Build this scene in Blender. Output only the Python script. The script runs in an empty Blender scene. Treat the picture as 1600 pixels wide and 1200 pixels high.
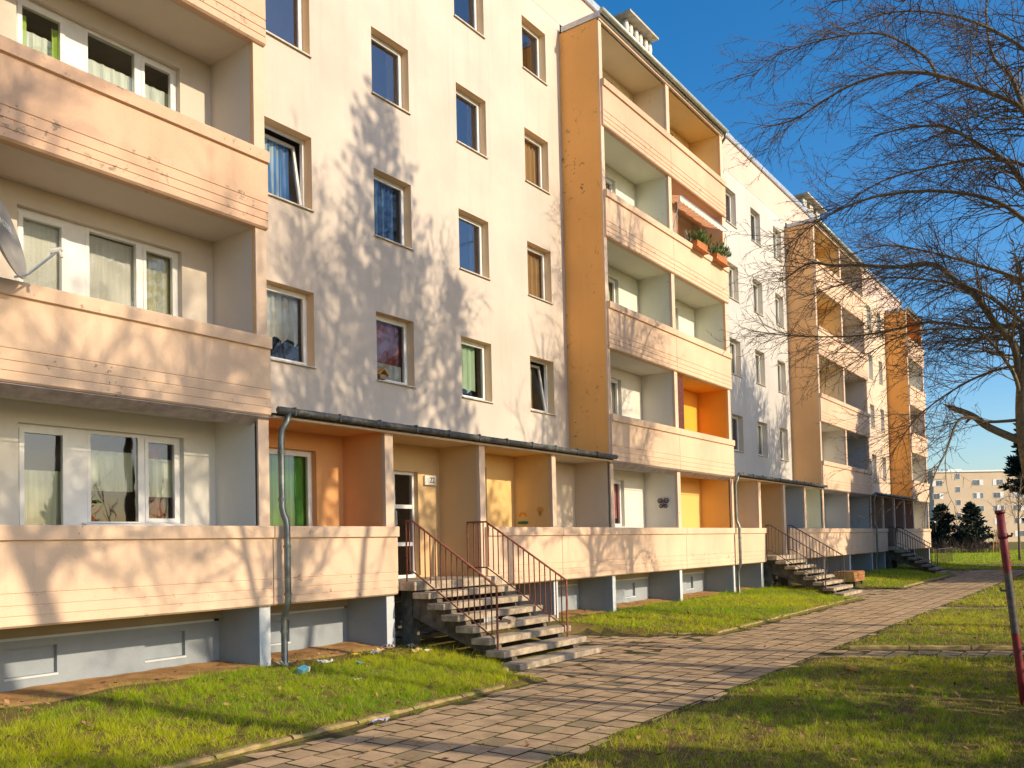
import bpy, bmesh, math, random
import numpy as np
from mathutils import Vector, Matrix, noise

# ------------------------------------------------------------------ camera, sky, sun, exposure
S = bpy.context.scene
COL = S.collection
R = math.radians
EYE = 1.95
YAW, PITCH, ROLL, FPX = .6239, .0342, -.0238, 1351.17
cam = bpy.data.cameras.new('camera')
camo = bpy.data.objects.new('camera', cam)
COL.objects.link(camo)
f = Vector((math.cos(YAW)*math.cos(PITCH), math.sin(YAW)*math.cos(PITCH), math.sin(PITCH)))
r0 = Vector((math.sin(YAW), -math.cos(YAW), 0)); u0 = r0.cross(f)
rr = r0*math.cos(ROLL)+u0*math.sin(ROLL); uu = -r0*math.sin(ROLL)+u0*math.cos(ROLL)
mw = Matrix((rr, uu, -f)).transposed().to_4x4(); mw.translation = Vector((0, 0, EYE))
camo.matrix_world = mw
cam.sensor_width = 36; cam.lens = FPX/1600*36; cam.shift_y = 204.58/1600
cam.clip_start = .1; cam.clip_end = 6000
S.camera = camo

SUN_EL, SUN_AZ = R(25), R(6.5)          # the sun stands behind the viewer, a little towards the far end of the block
sv = Vector((math.sin(SUN_AZ)*math.cos(SUN_EL), -math.cos(SUN_AZ)*math.cos(SUN_EL), math.sin(SUN_EL)))
W_ = bpy.data.worlds.new('World'); S.world = W_; W_.use_nodes = True
nt = W_.node_tree; nt.nodes.clear()
sky = nt.nodes.new('ShaderNodeTexSky'); sky.sky_type = 'NISHITA'; sky.sun_disc = False
sky.sun_elevation = SUN_EL; sky.sun_rotation = R(180)-SUN_AZ
sky.air_density = 1.0; sky.dust_density = 1.6; sky.ozone_density = 2.6; sky.altitude = 200
hsv = nt.nodes.new('ShaderNodeHueSaturation'); hsv.inputs['Saturation'].default_value = 1.4
bg = nt.nodes.new('ShaderNodeBackground'); bg.inputs['Strength'].default_value = .15
wo = nt.nodes.new('ShaderNodeOutputWorld')
nt.links.new(sky.outputs[0], hsv.inputs['Color']); nt.links.new(hsv.outputs[0], bg.inputs['Color']); nt.links.new(bg.outputs[0], wo.inputs['Surface'])
sl = bpy.data.lights.new('sun', 'SUN'); sl.energy = 3.55; sl.angle = R(.53); sl.color = (1, .82, .58)
so = bpy.data.objects.new('sun', sl); COL.objects.link(so)
so.rotation_euler = (-sv).to_track_quat('-Z', 'Y').to_euler(); so.location = sv*80
vs = S.view_settings
vs.view_transform = 'Standard'; vs.look = 'None'; vs.exposure = .46; vs.gamma = 1; vs.use_curve_mapping = False
S.cycles.max_bounces = 8; S.cycles.transparent_max_bounces = 16
S.cycles.use_denoising = True

rng = random.Random(7)
nrg = np.random.default_rng(7)

# ------------------------------------------------------------------ materials
MATS = {}
def newmat(name):
    m = bpy.data.materials.new(name); m.use_nodes = True
    n = m.node_tree; b = n.nodes['Principled BSDF']
    return m, n, b
def ramp(n, src, p0, p1, c0=(0, 0, 0, 1), c1=(1, 1, 1, 1)):
    c = n.nodes.new('ShaderNodeValToRGB'); e = c.color_ramp.elements
    e[0].position = p0; e[0].color = c0; e[1].position = p1; e[1].color = c1
    n.links.new(src, c.inputs[0]); return c.outputs[0]
def noisetex(n, scale, detail=4, rough=.55, vec=None, mscale=None):
    t = n.nodes.new('ShaderNodeTexNoise'); t.inputs['Scale'].default_value = scale
    t.inputs['Detail'].default_value = detail; t.inputs['Roughness'].default_value = rough
    if vec is None:
        g = n.nodes.new('ShaderNodeNewGeometry'); vec = g.outputs['Position']
    if mscale:
        mp = n.nodes.new('ShaderNodeMapping'); mp.inputs['Scale'].default_value = mscale
        n.links.new(vec, mp.inputs[0]); vec = mp.outputs[0]
    n.links.new(vec, t.inputs['Vector']); return t.outputs['Fac']
def mixc(n, fac, a, b, mode='MIX'):
    x = n.nodes.new('ShaderNodeMix'); x.data_type = 'RGBA'; x.blend_type = mode
    for sock, v in ((x.inputs[0], fac), (x.inputs[6], a), (x.inputs[7], b)):
        if hasattr(v, 'links') or hasattr(v, 'is_linked'): n.links.new(v, sock)
        elif isinstance(v, (int, float)): sock.default_value = v
        else: sock.default_value = (*v[:3], 1)
    return x.outputs[2]
def mth(n, op, a, b=None):
    x = n.nodes.new('ShaderNodeMath'); x.operation = op
    for i, v in enumerate((a, b)):
        if v is None: continue
        if isinstance(v, (int, float)): x.inputs[i].default_value = v
        else: n.links.new(v, x.inputs[i])
    return x.outputs[0]
def bump(n, b, h, strength=.2, dist=.01):
    k = n.nodes.new('ShaderNodeBump'); k.inputs['Strength'].default_value = strength; k.inputs['Distance'].default_value = dist
    n.links.new(h, k.inputs['Height']); n.links.new(k.outputs[0], b.inputs['Normal'])
def plaster(name, col, var=.10, streak=.10, peel=0., peelcol=(.26, .21, .17), bm=.25, rough=.9, grain=55, edge=False):
    m, n, b = newmat(name)
    c = col
    dark = tuple(x*(1-var*2.2) for x in col); lite = tuple(min(1, x*(1+var*.5)) for x in col)
    c = mixc(n, ramp(n, noisetex(n, .55, 6, .6), .3, .72), dark, lite)
    c = mixc(n, mth(n, 'MULTIPLY', ramp(n, noisetex(n, 1.0, 5, .6, mscale=(4.5, 4.5, .22)), .52, .8), streak), c, tuple(x*.55 for x in col))
    c = mixc(n, mth(n, 'MULTIPLY', ramp(n, noisetex(n, 26, 3, .6), .42, .7), var*1.1), c, tuple(x*.62 for x in col))
    if peel:
        pn = ramp(n, noisetex(n, 7.5, 8, .68), .655-.06*peel, .67-.06*peel)
        area = ramp(n, noisetex(n, .75, 3, .5), .48, .62)
        fac = mth(n, 'MULTIPLY', pn, area)
        if edge:        # paint wears first along the lower grooves and the top rail of a panel
            tc = n.nodes.new('ShaderNodeTexCoord'); sp = n.nodes.new('ShaderNodeSeparateXYZ'); n.links.new(tc.outputs['Object'], sp.inputs[0])
            lo = mth(n, 'LESS_THAN', sp.outputs[2], .44); hi = mth(n, 'GREATER_THAN', sp.outputs[2], 1.0)
            zone = mth(n, 'ADD', mth(n, 'ADD', lo, hi), .12); zone = mth(n, 'MINIMUM', zone, 1.0)
            fac = mth(n, 'MULTIPLY', pn, zone); fac = mth(n, 'MULTIPLY', fac, ramp(n, noisetex(n, .6, 3, .5), .42, .58))
        c = mixc(n, fac, c, peelcol)
    n.links.new(c, b.inputs['Base Color']); b.inputs['Roughness'].default_value = rough
    b.inputs['Specular IOR Level'].default_value = .25
    if bm: bump(n, b, noisetex(n, grain, 6, .65), bm, .012)
    MATS[name] = m; return m
def simple(name, col, rough=.6, metal=0., var=.15, scale=9, spec=.4, bm=0., dirt=None, dirtamt=.5):
    m, n, b = newmat(name)
    c = mixc(n, ramp(n, noisetex(n, scale, 5, .6), .3, .7), tuple(x*(1-var*1.5) for x in col), tuple(min(1, x*(1+var)) for x in col))
    if dirt is not None: c = mixc(n, mth(n, 'MULTIPLY', ramp(n, noisetex(n, scale*.6, 7, .7), .5, .64), dirtamt), c, dirt)
    n.links.new(c, b.inputs['Base Color']); b.inputs['Roughness'].default_value = rough; b.inputs['Metallic'].default_value = metal
    b.inputs['Specular IOR Level'].default_value = spec
    if bm: bump(n, b, noisetex(n, scale*6, 4, .6), bm, .01)
    MATS[name] = m; return m

plaster('cream', (.645, .565, .485), .075, .30, 0, bm=.22)
plaster('white_wall', (.60, .575, .535), .07, .28, 0, bm=.22)
plaster('peach_wall', (.74, .58, .43), .07, .2, 0, bm=.22)
plaster('frieze', (.70, .53, .445), .05, .16, .12, bm=.2)
plaster('parapet', (.79, .565, .395), .09, .25, .55, (.36, .25, .17), bm=.3, edge=True)
plaster('parapet_old', (.74, .495, .34), .095, .28, 1.0, (.30, .225, .165), bm=.35, edge=True)
plaster('pier_front', (.76, .575, .43), .09, .14, .3, (.4, .29, .2), bm=.3)
plaster('bay_side', (.98, .50, .15), .05, .18, .9, (.30, .19, .10), bm=.3)
plaster('bay_side_plain', (.98, .56, .25), .06, .10, 0, bm=.25)
plaster('bay_side_deep', (.98, .50, .14), .06, .10, 0, bm=.25)
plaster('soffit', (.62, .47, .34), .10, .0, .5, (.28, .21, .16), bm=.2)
plaster('plinth', (.33, .375, .415), .09, .14, .1, (.25, .26, .27), bm=.35)
plaster('plinth_edge', (.62, .66, .68), .09, .1, .2, (.35, .35, .35), bm=.3)
plaster('plinth_band', (.42, .35, .25), .1, .1, 0, bm=.3)
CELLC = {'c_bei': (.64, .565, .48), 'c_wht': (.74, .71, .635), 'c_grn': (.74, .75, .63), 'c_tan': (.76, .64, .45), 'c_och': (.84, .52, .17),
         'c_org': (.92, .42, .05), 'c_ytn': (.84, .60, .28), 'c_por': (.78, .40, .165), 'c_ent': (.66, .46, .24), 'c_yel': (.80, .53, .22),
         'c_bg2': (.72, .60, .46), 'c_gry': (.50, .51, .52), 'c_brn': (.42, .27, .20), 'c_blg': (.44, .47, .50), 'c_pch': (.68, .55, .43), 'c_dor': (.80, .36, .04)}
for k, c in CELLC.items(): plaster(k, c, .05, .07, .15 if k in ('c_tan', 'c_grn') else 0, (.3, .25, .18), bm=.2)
simple('pvc', (.80, .79, .76), .35, 0, .05, 4, .5)
simple('pvc_dark', (.055, .045, .04), .6, 0, .2)
simple('sill', (.62, .56, .46), .5, .0, .15, 12, .4, dirt=(.3, .22, .14), dirtamt=.5)
simple('zinc', (.20, .22, .20), .42, .75, .25, 7, .5, bm=.05, dirt=(.13, .13, .12), dirtamt=.6)
simple('gutter_light', (.46, .49, .42), .45, .3, .15, 5, .5)
simple('gutter_dark', (.10, .105, .10), .6, .35, .35, 14, .4, bm=.1, dirt=(.26, .25, .22), dirtamt=.5)
simple('roof_edge', (.52, .56, .58), .45, .6, .15, 4)
simple('flashing', (.46, .40, .40), .55, .2, .2, 6, dirt=(.28, .2, .15), dirtamt=.5)
simple('tar', (.07, .07, .07), .9, 0, .3, 5)
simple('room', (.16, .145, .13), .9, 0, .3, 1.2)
simple('concrete', (.44, .36, .26), .95, 0, .28, 6, .2, bm=.5, dirt=(.17, .13, .085), dirtamt=.7)
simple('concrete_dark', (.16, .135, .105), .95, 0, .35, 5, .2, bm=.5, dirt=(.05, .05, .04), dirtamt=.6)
simple('kerb', (.38, .28, .13), .95, 0, .3, 7, .2, bm=.7, dirt=(.22, .20, .035), dirtamt=.85)
simple('rail_rust', (.30, .095, .055), .65, .1, .35, 25, .4, bm=.1, dirt=(.10, .05, .035), dirtamt=.6)
simple('rail_dark', (.11, .075, .06), .65, .2, .3, 25)
simple('wood_cart', (.42, .19, .07), .75, 0, .3, 8, .3, bm=.2, dirt=(.15, .07, .04))
simple('wood_cart_lit_end', (.60, .36, .12), .75, 0, .3, 8, .3, bm=.2)  # lighter copy of the cart wood: the lit end put into the colour
simple('wood_yellow', (.66, .36, .07), .6, 0, .2, 5, .3)
simple('wood_redbrown', (.14, .042, .028), .6, 0, .3, 12, .3)
simple('wood_brown', (.42, .28, .19), .7, 0, .2, 10, .3)
simple('rubber', (.03, .03, .03), .8)
simple('terracotta', (.52, .19, .06), .75, 0, .2, 12)
simple('dish', (.33, .31, .28), .5, 0, .1, 3)
simple('dish_white', (.68, .66, .6), .5, 0, .1, 3)
simple('metal_light', (.6, .6, .58), .35, .7, .1, 6)
simple('sign', (.74, .72, .68), .5, 0, .06, 6)
simple('ink', (.02, .02, .02), .6, 0, .1)
simple('cap_conc', (.58, .50, .36), .85, 0, .2, 5, .3, bm=.3)
simple('paper', (.70, .68, .62), .9, 0, .2, 15)
simple('cyan_card', (.07, .27, .38), .6, 0, .2, 18)
simple('teal', (.06, .34, .33), .6, 0, .2)
simple('lilac', (.48, .46, .60), .8, 0, .2)
simple('tan_paper', (.55, .38, .20), .9, 0, .2)
simple('yellow', (.75, .55, .03), .8, 0, .2)
simple('far_wall', (.62, .49, .345), .95, 0, .07, .25, .2)
simple('far_frame', (.75, .75, .72), .6)
simple('far_glass', (.09, .12, .16), .2, 0, .4, .4, .6)
simple('dec_green', (.07, .30, .14), .8); simple('dec_orange', (.70, .32, .04), .8); simple('dec_black', (.04, .035, .035), .7); simple('dec_red', (.45, .05, .05), .7); simple('dec_blue', (.1, .2, .4), .7)
simple('bark', (.23, .175, .11), .95, 0, .3, 14, .15, bm=.9, dirt=(.13, .14, .05), dirtamt=.7)
simple('twig', (.12, .085, .06), .9, 0, .25, 6, .2, dirt=(.24, .19, .10), dirtamt=.45)
simple('needles', (.035, .058, .03), .8, 0, .4, 1.5, .2)
simple('needles_far', (.035, .05, .032), .9, 0, .4, .6, .2)
simple('shrub_brown', (.22, .13, .085), .95, 0, .3, 1, .2)
simple('leaf_green', (.10, .17, .035), .6, 0, .4, 30, .3)
simple('flower', (.7, .45, .4), .7)
simple('joint_soil', (.085, .068, .035), 1, 0, .4, 9, .1, dirt=(.10, .13, .02), dirtamt=.7)
simple('dirt', (.44, .245, .10), .98, 0, .25, 3, .15, bm=.7, dirt=(.22, .125, .055), dirtamt=.5)

def striped(name, a, b, freq, axis=0, jitter=.0):
    m, n, bs = newmat(name)
    g = n.nodes.new('ShaderNodeNewGeometry'); sp = n.nodes.new('ShaderNodeSeparateXYZ'); n.links.new(g.outputs['Position'], sp.inputs[0])
    v = mth(n, 'MULTIPLY', sp.outputs[axis], freq)
    if jitter: v = mth(n, 'ADD', v, mth(n, 'MULTIPLY', noisetex(n, 3, 2), jitter))
    s = mth(n, 'FRACT', v)
    c = mixc(n, ramp(n, s, .46, .54), a, b)
    c = mixc(n, mth(n, 'MULTIPLY', noisetex(n, 7, 3), .4), c, tuple(x*.5 for x in a))
    n.links.new(c, bs.inputs['Base Color']); bs.inputs['Roughness'].default_value = .9
    tl = n.nodes.new('ShaderNodeBsdfTranslucent'); n.links.new(c, tl.inputs[0]); mx = n.nodes.new('ShaderNodeMixShader'); mx.inputs[0].default_value = .5
    n.links.new(bs.outputs[0], mx.inputs[1]); n.links.new(tl.outputs[0], mx.inputs[2]); n.links.new(mx.outputs[0], n.nodes['Material Output'].inputs[0])
    MATS[name] = m
striped('awning', (.82, .26, .05), (.88, .74, .56), 7.5)
def cloth(name, col, alpha=1., stripes=None):
    m, n, b = newmat(name)
    c = mixc(n, ramp(n, noisetex(n, 1, 4, .6, mscale=(16, 16, .8)), .3, .7), tuple(x*.8 for x in col), col)
    if stripes: c = mixc(n, ramp(n, noisetex(n, 1, 2, .5, mscale=(14, 14, .15)), .5, .56), c, stripes)
    n.links.new(c, b.inputs['Base Color']); b.inputs['Roughness'].default_value = .9
    if alpha < 1: b.inputs['Alpha'].default_value = alpha
    tl = n.nodes.new('ShaderNodeBsdfTranslucent'); n.links.new(c, tl.inputs[0]); mx = n.nodes.new('ShaderNodeMixShader'); mx.inputs[0].default_value = .2
    n.links.new(b.outputs[0], mx.inputs[1]); n.links.new(tl.outputs[0], mx.inputs[2]); n.links.new(mx.outputs[0], n.nodes['Material Output'].inputs[0])
    MATS[name] = m
cloth('net_white', (.80, .82, .76), .93); cloth('net_green', (.76, .82, .66), .94); cloth('net_grey', (.80, .81, .75), .95)
cloth('cur_blue', (.10, .27, .60), 1, (.55, .68, .70)); cloth('cur_blue2', (.07, .20, .52), 1, (.22, .42, .68)); cloth('cur_red', (.42, .13, .11)); cloth('cur_dkred', (.35, .06, .04))
cloth('cur_green', (.13, .50, .08), 1, (.06, .28, .05)); cloth('cur_lime', (.42, .60, .10)); cloth('cur_pink', (.62, .16, .18)); cloth('cur_mint', (.50, .68, .52)); cloth('cur_olive', (.60, .60, .38)); cloth('cur_amber', (.44, .29, .15))
def glassmat(name, ior):
    m = bpy.data.materials.new(name); m.use_nodes = True; n = m.node_tree; n.nodes.clear()
    o = n.nodes.new('ShaderNodeOutputMaterial'); mx = n.nodes.new('ShaderNodeMixShader'); fr = n.nodes.new('ShaderNodeFresnel'); fr.inputs['IOR'].default_value = ior
    tr = n.nodes.new('ShaderNodeBsdfTransparent'); tr.inputs[0].default_value = (.95, .96, .95, 1)
    gl = n.nodes.new('ShaderNodeBsdfGlossy'); gl.inputs['Roughness'].default_value = .02; gl.inputs[0].default_value = (.95, .95, 1, 1)
    bp = n.nodes.new('ShaderNodeBump'); bp.inputs['Strength'].default_value = .16; bp.inputs['Distance'].default_value = .01
    n.links.new(noisetex(n, 1.7, 2), bp.inputs['Height']); n.links.new(bp.outputs[0], gl.inputs['Normal'])
    n.links.new(fr.outputs[0], mx.inputs[0]); n.links.new(tr.outputs[0], mx.inputs[1]); n.links.new(gl.outputs[0], mx.inputs[2]); n.links.new(mx.outputs[0], o.inputs[0])
    MATS[name] = m
glassmat('glass', 1.85); glassmat('glass_bright', 2.7)
def tilemat():
    m, n, b = newmat('paver')
    g = n.nodes.new('ShaderNodeNewGeometry'); oi = n.nodes.new('ShaderNodeObjectInfo')
    wn = n.nodes.new('ShaderNodeTexWhiteNoise'); wn.noise_dimensions = '2D'
    ad = n.nodes.new('ShaderNodeVectorMath'); ad.operation = 'ADD'
    cb = n.nodes.new('ShaderNodeCombineXYZ'); n.links.new(g.outputs['Random Per Island'], cb.inputs[0]); n.links.new(oi.outputs['Random'], cb.inputs[1])
    n.links.new(cb.outputs[0], wn.inputs['Vector'])
    c = mixc(n, wn.outputs['Value'], (.50, .35, .195), (.60, .43, .255))
    c = mixc(n, ramp(n, wn.outputs['Value'], .93, .95), c, (.33, .255, .15))
    c = mixc(n, mth(n, 'MULTIPLY', ramp(n, noisetex(n, 3.2, 6, .65), .42, .68), .55), c, (.19, .135, .085))
    c = mixc(n, mth(n, 'MULTIPLY', ramp(n, noisetex(n, 75, 4, .7), .5, .66), .5), c, (.15, .115, .08))
    c = mixc(n, mth(n, 'MULTIPLY', ramp(n, noisetex(n, 1.1, 8, .75), .6, .66), .5), c, (.14, .10, .06))
    n.links.new(c, b.inputs['Base Color']); b.inputs['Roughness'].default_value = .93; b.inputs['Specular IOR Level'].default_value = .2
    bump(n, b, noisetex(n, 60, 6, .7), .55, .008); MATS['paver'] = m
tilemat()
def groundmat():
    m, n, b = newmat('ground')
    c = mixc(n, ramp(n, noisetex(n, 1.4, 6, .65), .35, .68), (.16, .18, .022), (.30, .25, .05))
    c = mixc(n, ramp(n, noisetex(n, 4, 8, .75), .42, .56), c, (.20, .125, .055))
    c = mixc(n, ramp(n, noisetex(n, 40, 4, .7), .5, .7), c, (.09, .10, .02))
    n.links.new(c, b.inputs['Base Color']); b.inputs['Roughness'].default_value = 1; b.inputs['Specular IOR Level'].default_value = .1
    bump(n, b, noisetex(n, 30, 6, .7), .9, .03); MATS['ground'] = m
    m, n, b = newmat('grass')
    a = n.nodes.new('ShaderNodeAttribute'); a.attribute_name = 'tint'
    n.links.new(a.outputs['Color'], b.inputs['Base Color']); b.inputs['Roughness'].default_value = .65; b.inputs['Specular IOR Level'].default_value = .25
    tl = n.nodes.new('ShaderNodeBsdfTranslucent'); n.links.new(a.outputs['Color'], tl.inputs[0]); mx = n.nodes.new('ShaderNodeMixShader'); mx.inputs[0].default_value = .45
    n.links.new(b.outputs[0], mx.inputs[1]); n.links.new(tl.outputs[0], mx.inputs[2]); n.links.new(mx.outputs[0], n.nodes['Material Output'].inputs[0])
    MATS['grass'] = m
    m, n, b = newmat('dead_leaf')
    a = n.nodes.new('ShaderNodeAttribute'); a.attribute_name = 'tint'
    n.links.new(a.outputs['Color'], b.inputs['Base Color']); b.inputs['Roughness'].default_value = .8; MATS['dead_leaf'] = m
groundmat()
def postmat():
    m, n, b = newmat('post_paint')
    g = n.nodes.new('ShaderNodeNewGeometry'); sp = n.nodes.new('ShaderNodeSeparateXYZ'); n.links.new(g.outputs['Position'], sp.inputs[0])
    z = mth(n, 'ADD', sp.outputs[2], mth(n, 'MULTIPLY', mth(n, 'SUBTRACT', noisetex(n, 9, 6, .7), .5), .35))
    bare = mth(n, 'MULTIPLY', mth(n, 'GREATER_THAN', z, .82), mth(n, 'LESS_THAN', z, 1.53))
    red = mixc(n, ramp(n, noisetex(n, 12, 6, .7), .4, .66), (.26, .016, .018), (.12, .014, .02))
    gry = mixc(n, ramp(n, noisetex(n, 15, 6, .7), .4, .66), (.075, .07, .065), (.17, .13, .09))
    c = mixc(n, bare, red, gry); n.links.new(c, b.inputs['Base Color']); b.inputs['Roughness'].default_value = .55
    bump(n, b, noisetex(n, 40, 5, .7), .3, .004); MATS['post_paint'] = m
postmat()

# ------------------------------------------------------------------ mesh helpers
WL = {}
def wloc(o): return WL.get(o.name, Vector((0, 0, 0))) if o else Vector((0, 0, 0))
def tag(o, label=None, cat=None, group=None, kind=None):
    if label: o['label'] = label
    if cat: o['category'] = cat
    if group: o['group'] = group
    if kind: o['kind'] = kind
    return o
def thing(name, loc, label, cat, group=None):
    o = bpy.data.objects.new(name, None); COL.objects.link(o); o.location = loc; o.empty_display_size = .2
    WL[o.name] = Vector(loc); return tag(o, label, cat, group)
class MB:
    def __init__(s): s.v = []; s.f = []; s.m = []
    def quad(s, a, b, c, d, m=0):
        i = len(s.v); s.v += [tuple(a), tuple(b), tuple(c), tuple(d)]; s.f.append((i, i+1, i+2, i+3)); s.m.append(m)
    def poly(s, pts, m=0):
        i = len(s.v); s.v += [tuple(p) for p in pts]; s.f.append(tuple(range(i, i+len(pts)))); s.m.append(m)
    def box(s, x0, x1, y0, y1, z0, z1, m=0):
        i = len(s.v)
        s.v += [(x0, y0, z0), (x1, y0, z0), (x1, y1, z0), (x0, y1, z0), (x0, y0, z1), (x1, y0, z1), (x1, y1, z1), (x0, y1, z1)]
        for q in ((0, 3, 2, 1), (4, 5, 6, 7), (0, 1, 5, 4), (1, 2, 6, 5), (2, 3, 7, 6), (3, 0, 4, 7)):
            s.f.append(tuple(i+k for k in q)); s.m.append(m)
        return s
    def obox(s, c, ax, ay, az, m=0):
        c, ax, ay, az = map(Vector, (c, ax, ay, az)); i = len(s.v)
        for sz in (-1, 1):
            for sx, sy in ((-1, -1), (1, -1), (1, 1), (-1, 1)): s.v.append(tuple(c+ax*sx+ay*sy+az*sz))
        for q in ((0, 3, 2, 1), (4, 5, 6, 7), (0, 1, 5, 4), (1, 2, 6, 5), (2, 3, 7, 6), (3, 0, 4, 7)):
            s.f.append(tuple(i+k for k in q)); s.m.append(m)
        return s
    def prism(s, prof, x0, x1, m=0):          # profile in (y, z), swept along x
        n = len(prof); i = len(s.v)
        s.v += [(x0, y, z) for y, z in prof]+[(x1, y, z) for y, z in prof]
        for k in range(n):
            j = (k+1) % n; s.f.append((i+k, i+j, i+n+j, i+n+k)); s.m.append(m)
        s.f.append(tuple(i+k for k in reversed(range(n)))); s.m.append(m)
        s.f.append(tuple(i+n+k for k in range(n))); s.m.append(m)
        return s
    def tube(s, pts, rad, n=6, m=0, cap=True):
        pts = [Vector(p) for p in pts]
        if not hasattr(rad, '__len__'): rad = [rad]*len(pts)
        i0 = len(s.v); ref = None
        for k, p in enumerate(pts):
            t = (pts[min(k+1, len(pts)-1)]-pts[max(k-1, 0)])
            if t.length < 1e-9: t = Vector((0, 0, 1))
            t.normalize()
            if ref is None: ref = Vector((0, 0, 1)) if abs(t.z) < .9 else Vector((1, 0, 0))
            a = ref-t*ref.dot(t)
            if a.length < 1e-4: a = t.orthogonal()
            a.normalize(); ref = a; b = t.cross(a)
            for j in range(n):
                an = 2*math.pi*j/n; s.v.append(tuple(p+(a*math.cos(an)+b*math.sin(an))*rad[k]))
        for k in range(len(pts)-1):
            for j in range(n):
                q = i0+k*n; j2 = (j+1) % n
                s.f.append((q+j, q+j2, q+n+j2, q+n+j)); s.m.append(m)
        if cap:
            s.f.append(tuple(i0+j for j in reversed(range(n)))); s.m.append(m)
            e = i0+(len(pts)-1)*n; s.f.append(tuple(e+j for j in range(n))); s.m.append(m)
        return s
    def build(s, name, mats, parent=None, origin=None, smooth=False, bevel=0):
        if isinstance(mats, str): mats = [mats]
        if origin is None:
            origin = wloc(parent) if parent else Vector((0, 0, 0))
        origin = Vector(origin)
        me = bpy.data.meshes.new(name)
        me.from_pydata([(x-origin.x, y-origin.y, z-origin.z) for x, y, z in s.v], [], s.f)
        for mm in mats: me.materials.append(MATS[mm])
        if len(mats) > 1: me.polygons.foreach_set('material_index', s.m)
        if smooth: me.polygons.foreach_set('use_smooth', [True]*len(me.polygons))
        me.update()
        o = bpy.data.objects.new(name, me); COL.objects.link(o)
        o.location = origin-wloc(parent)
        if parent: o.parent = parent
        WL[o.name] = origin
        if bevel:
            b = o.modifiers.new('bevel', 'BEVEL'); b.width = bevel; b.segments = 2; b.limit_method = 'ANGLE'
        return o
def raw_mesh(name, verts, faces_n, nper, mat, tint=None):      # numpy arrays -> mesh of n-gons with equal corner count
    me = bpy.data.meshes.new(name)
    nv = len(verts); nf = nv//nper
    me.vertices.add(nv); me.vertices.foreach_set('co', verts.astype(np.float32).ravel())
    me.loops.add(nv); me.loops.foreach_set('vertex_index', np.arange(nv, dtype=np.int32))
    me.polygons.add(nf); me.polygons.foreach_set('loop_start', np.arange(0, nv, nper, dtype=np.int32))
    me.polygons.foreach_set('loop_total', np.full(nf, nper, dtype=np.int32))
    if tint is not None:
        at = me.color_attributes.new('tint', 'FLOAT_COLOR', 'POINT'); at.data.foreach_set('color', tint.astype(np.float32).ravel())
    me.materials.append(MATS[mat]); me.update(); me.validate()
    o = bpy.data.objects.new(name, me); COL.objects.link(o); return o

def smooth01(t): t = min(1, max(0, t)); return t*t*(3-2*t)

# ------------------------------------------------------------------ ground plan
PITCH_T = .336
def in_path(x, y):
    e = .05*math.sin(x*1.7)+.04*math.sin(x*4.1+1)
    if -8 < x < 50 and 4.2+e < y < 7.02: return True
    if 10.4 < x < 16.6 and 7.0 <= y < 8.3:
        if x > 9.55+(y-7.04)*1.25 and x < 17.0-(y-7)*.65: return True
    if 13.0 < x < 16.1 and 8.3 <= y < 9.6 and x > 13.5 and x < 16.2-(y-8.3)*.3: return True
    if 28.2 < x < 33.8 and 7.0 <= y < 8.5 and x < 34.6-(y-7)*.7: return True
    if 45.5 < x < 51.5 and 7.0 <= y < 8.6: return True
    if -12 < y <= 4.3:
        c = 14.25+(4.2-y)*.46
        if c < x < c+1.25: return True
        if 24.9 < x-(4.2-y)*.3 < 25.7: return True
    if 47 < x < 52.5 and -12 < y < 7.2: return True
    if 57.5 < x < 60.5 and -12 < y < 10.5: return True
    return False
def gz0(x, y):
    if y > 11.2 and x < 59: return .26
    n_ = 0
    for a in range(8): n_ += in_path(x+.13*math.cos(a*.785), y+.13*math.sin(a*.785))
    fr = (n_+in_path(x, y))/9
    base = .03+.015*noise.noise(Vector((x*.7, y*.7, 0)))
    if y > 7 and x < 60: base += .03+.19*smooth01((y-7.1)/3.4)
    return base*(1-fr)-.009*fr
GX0, GX1, GY0, GY1, GS = -8., 70., -14., 14., .16
GNX = int((GX1-GX0)/GS)+1; GNY = int((GY1-GY0)/GS)+1
HF = np.zeros((GNY, GNX))
for j_ in range(GNY):
    y_ = GY0+(GY1-GY0)*j_/(GNY-1)
    for i_ in range(GNX):
        x_ = GX0+(GX1-GX0)*i_/(GNX-1); e_ = min(x_-GX0, GX1-x_, y_-GY0, GY1-y_)
        HF[j_, i_] = gz0(x_, y_)*(smooth01(e_/1.5) if e_ < 1.5 else 1)
def gzv(x, y):
    u = np.clip((np.asarray(x)-GX0)/(GX1-GX0)*(GNX-1), 0, GNX-1.001); v = np.clip((np.asarray(y)-GY0)/(GY1-GY0)*(GNY-1), 0, GNY-1.001)
    i = u.astype(int); j = v.astype(int); a = u-i; b = v-j
    return HF[j, i]*(1-a)*(1-b)+HF[j, i+1]*a*(1-b)+HF[j+1, i]*(1-a)*b+HF[j+1, i+1]*a*b
def gz(x, y): return float(gzv(np.array([x]), np.array([y]))[0])
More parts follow.
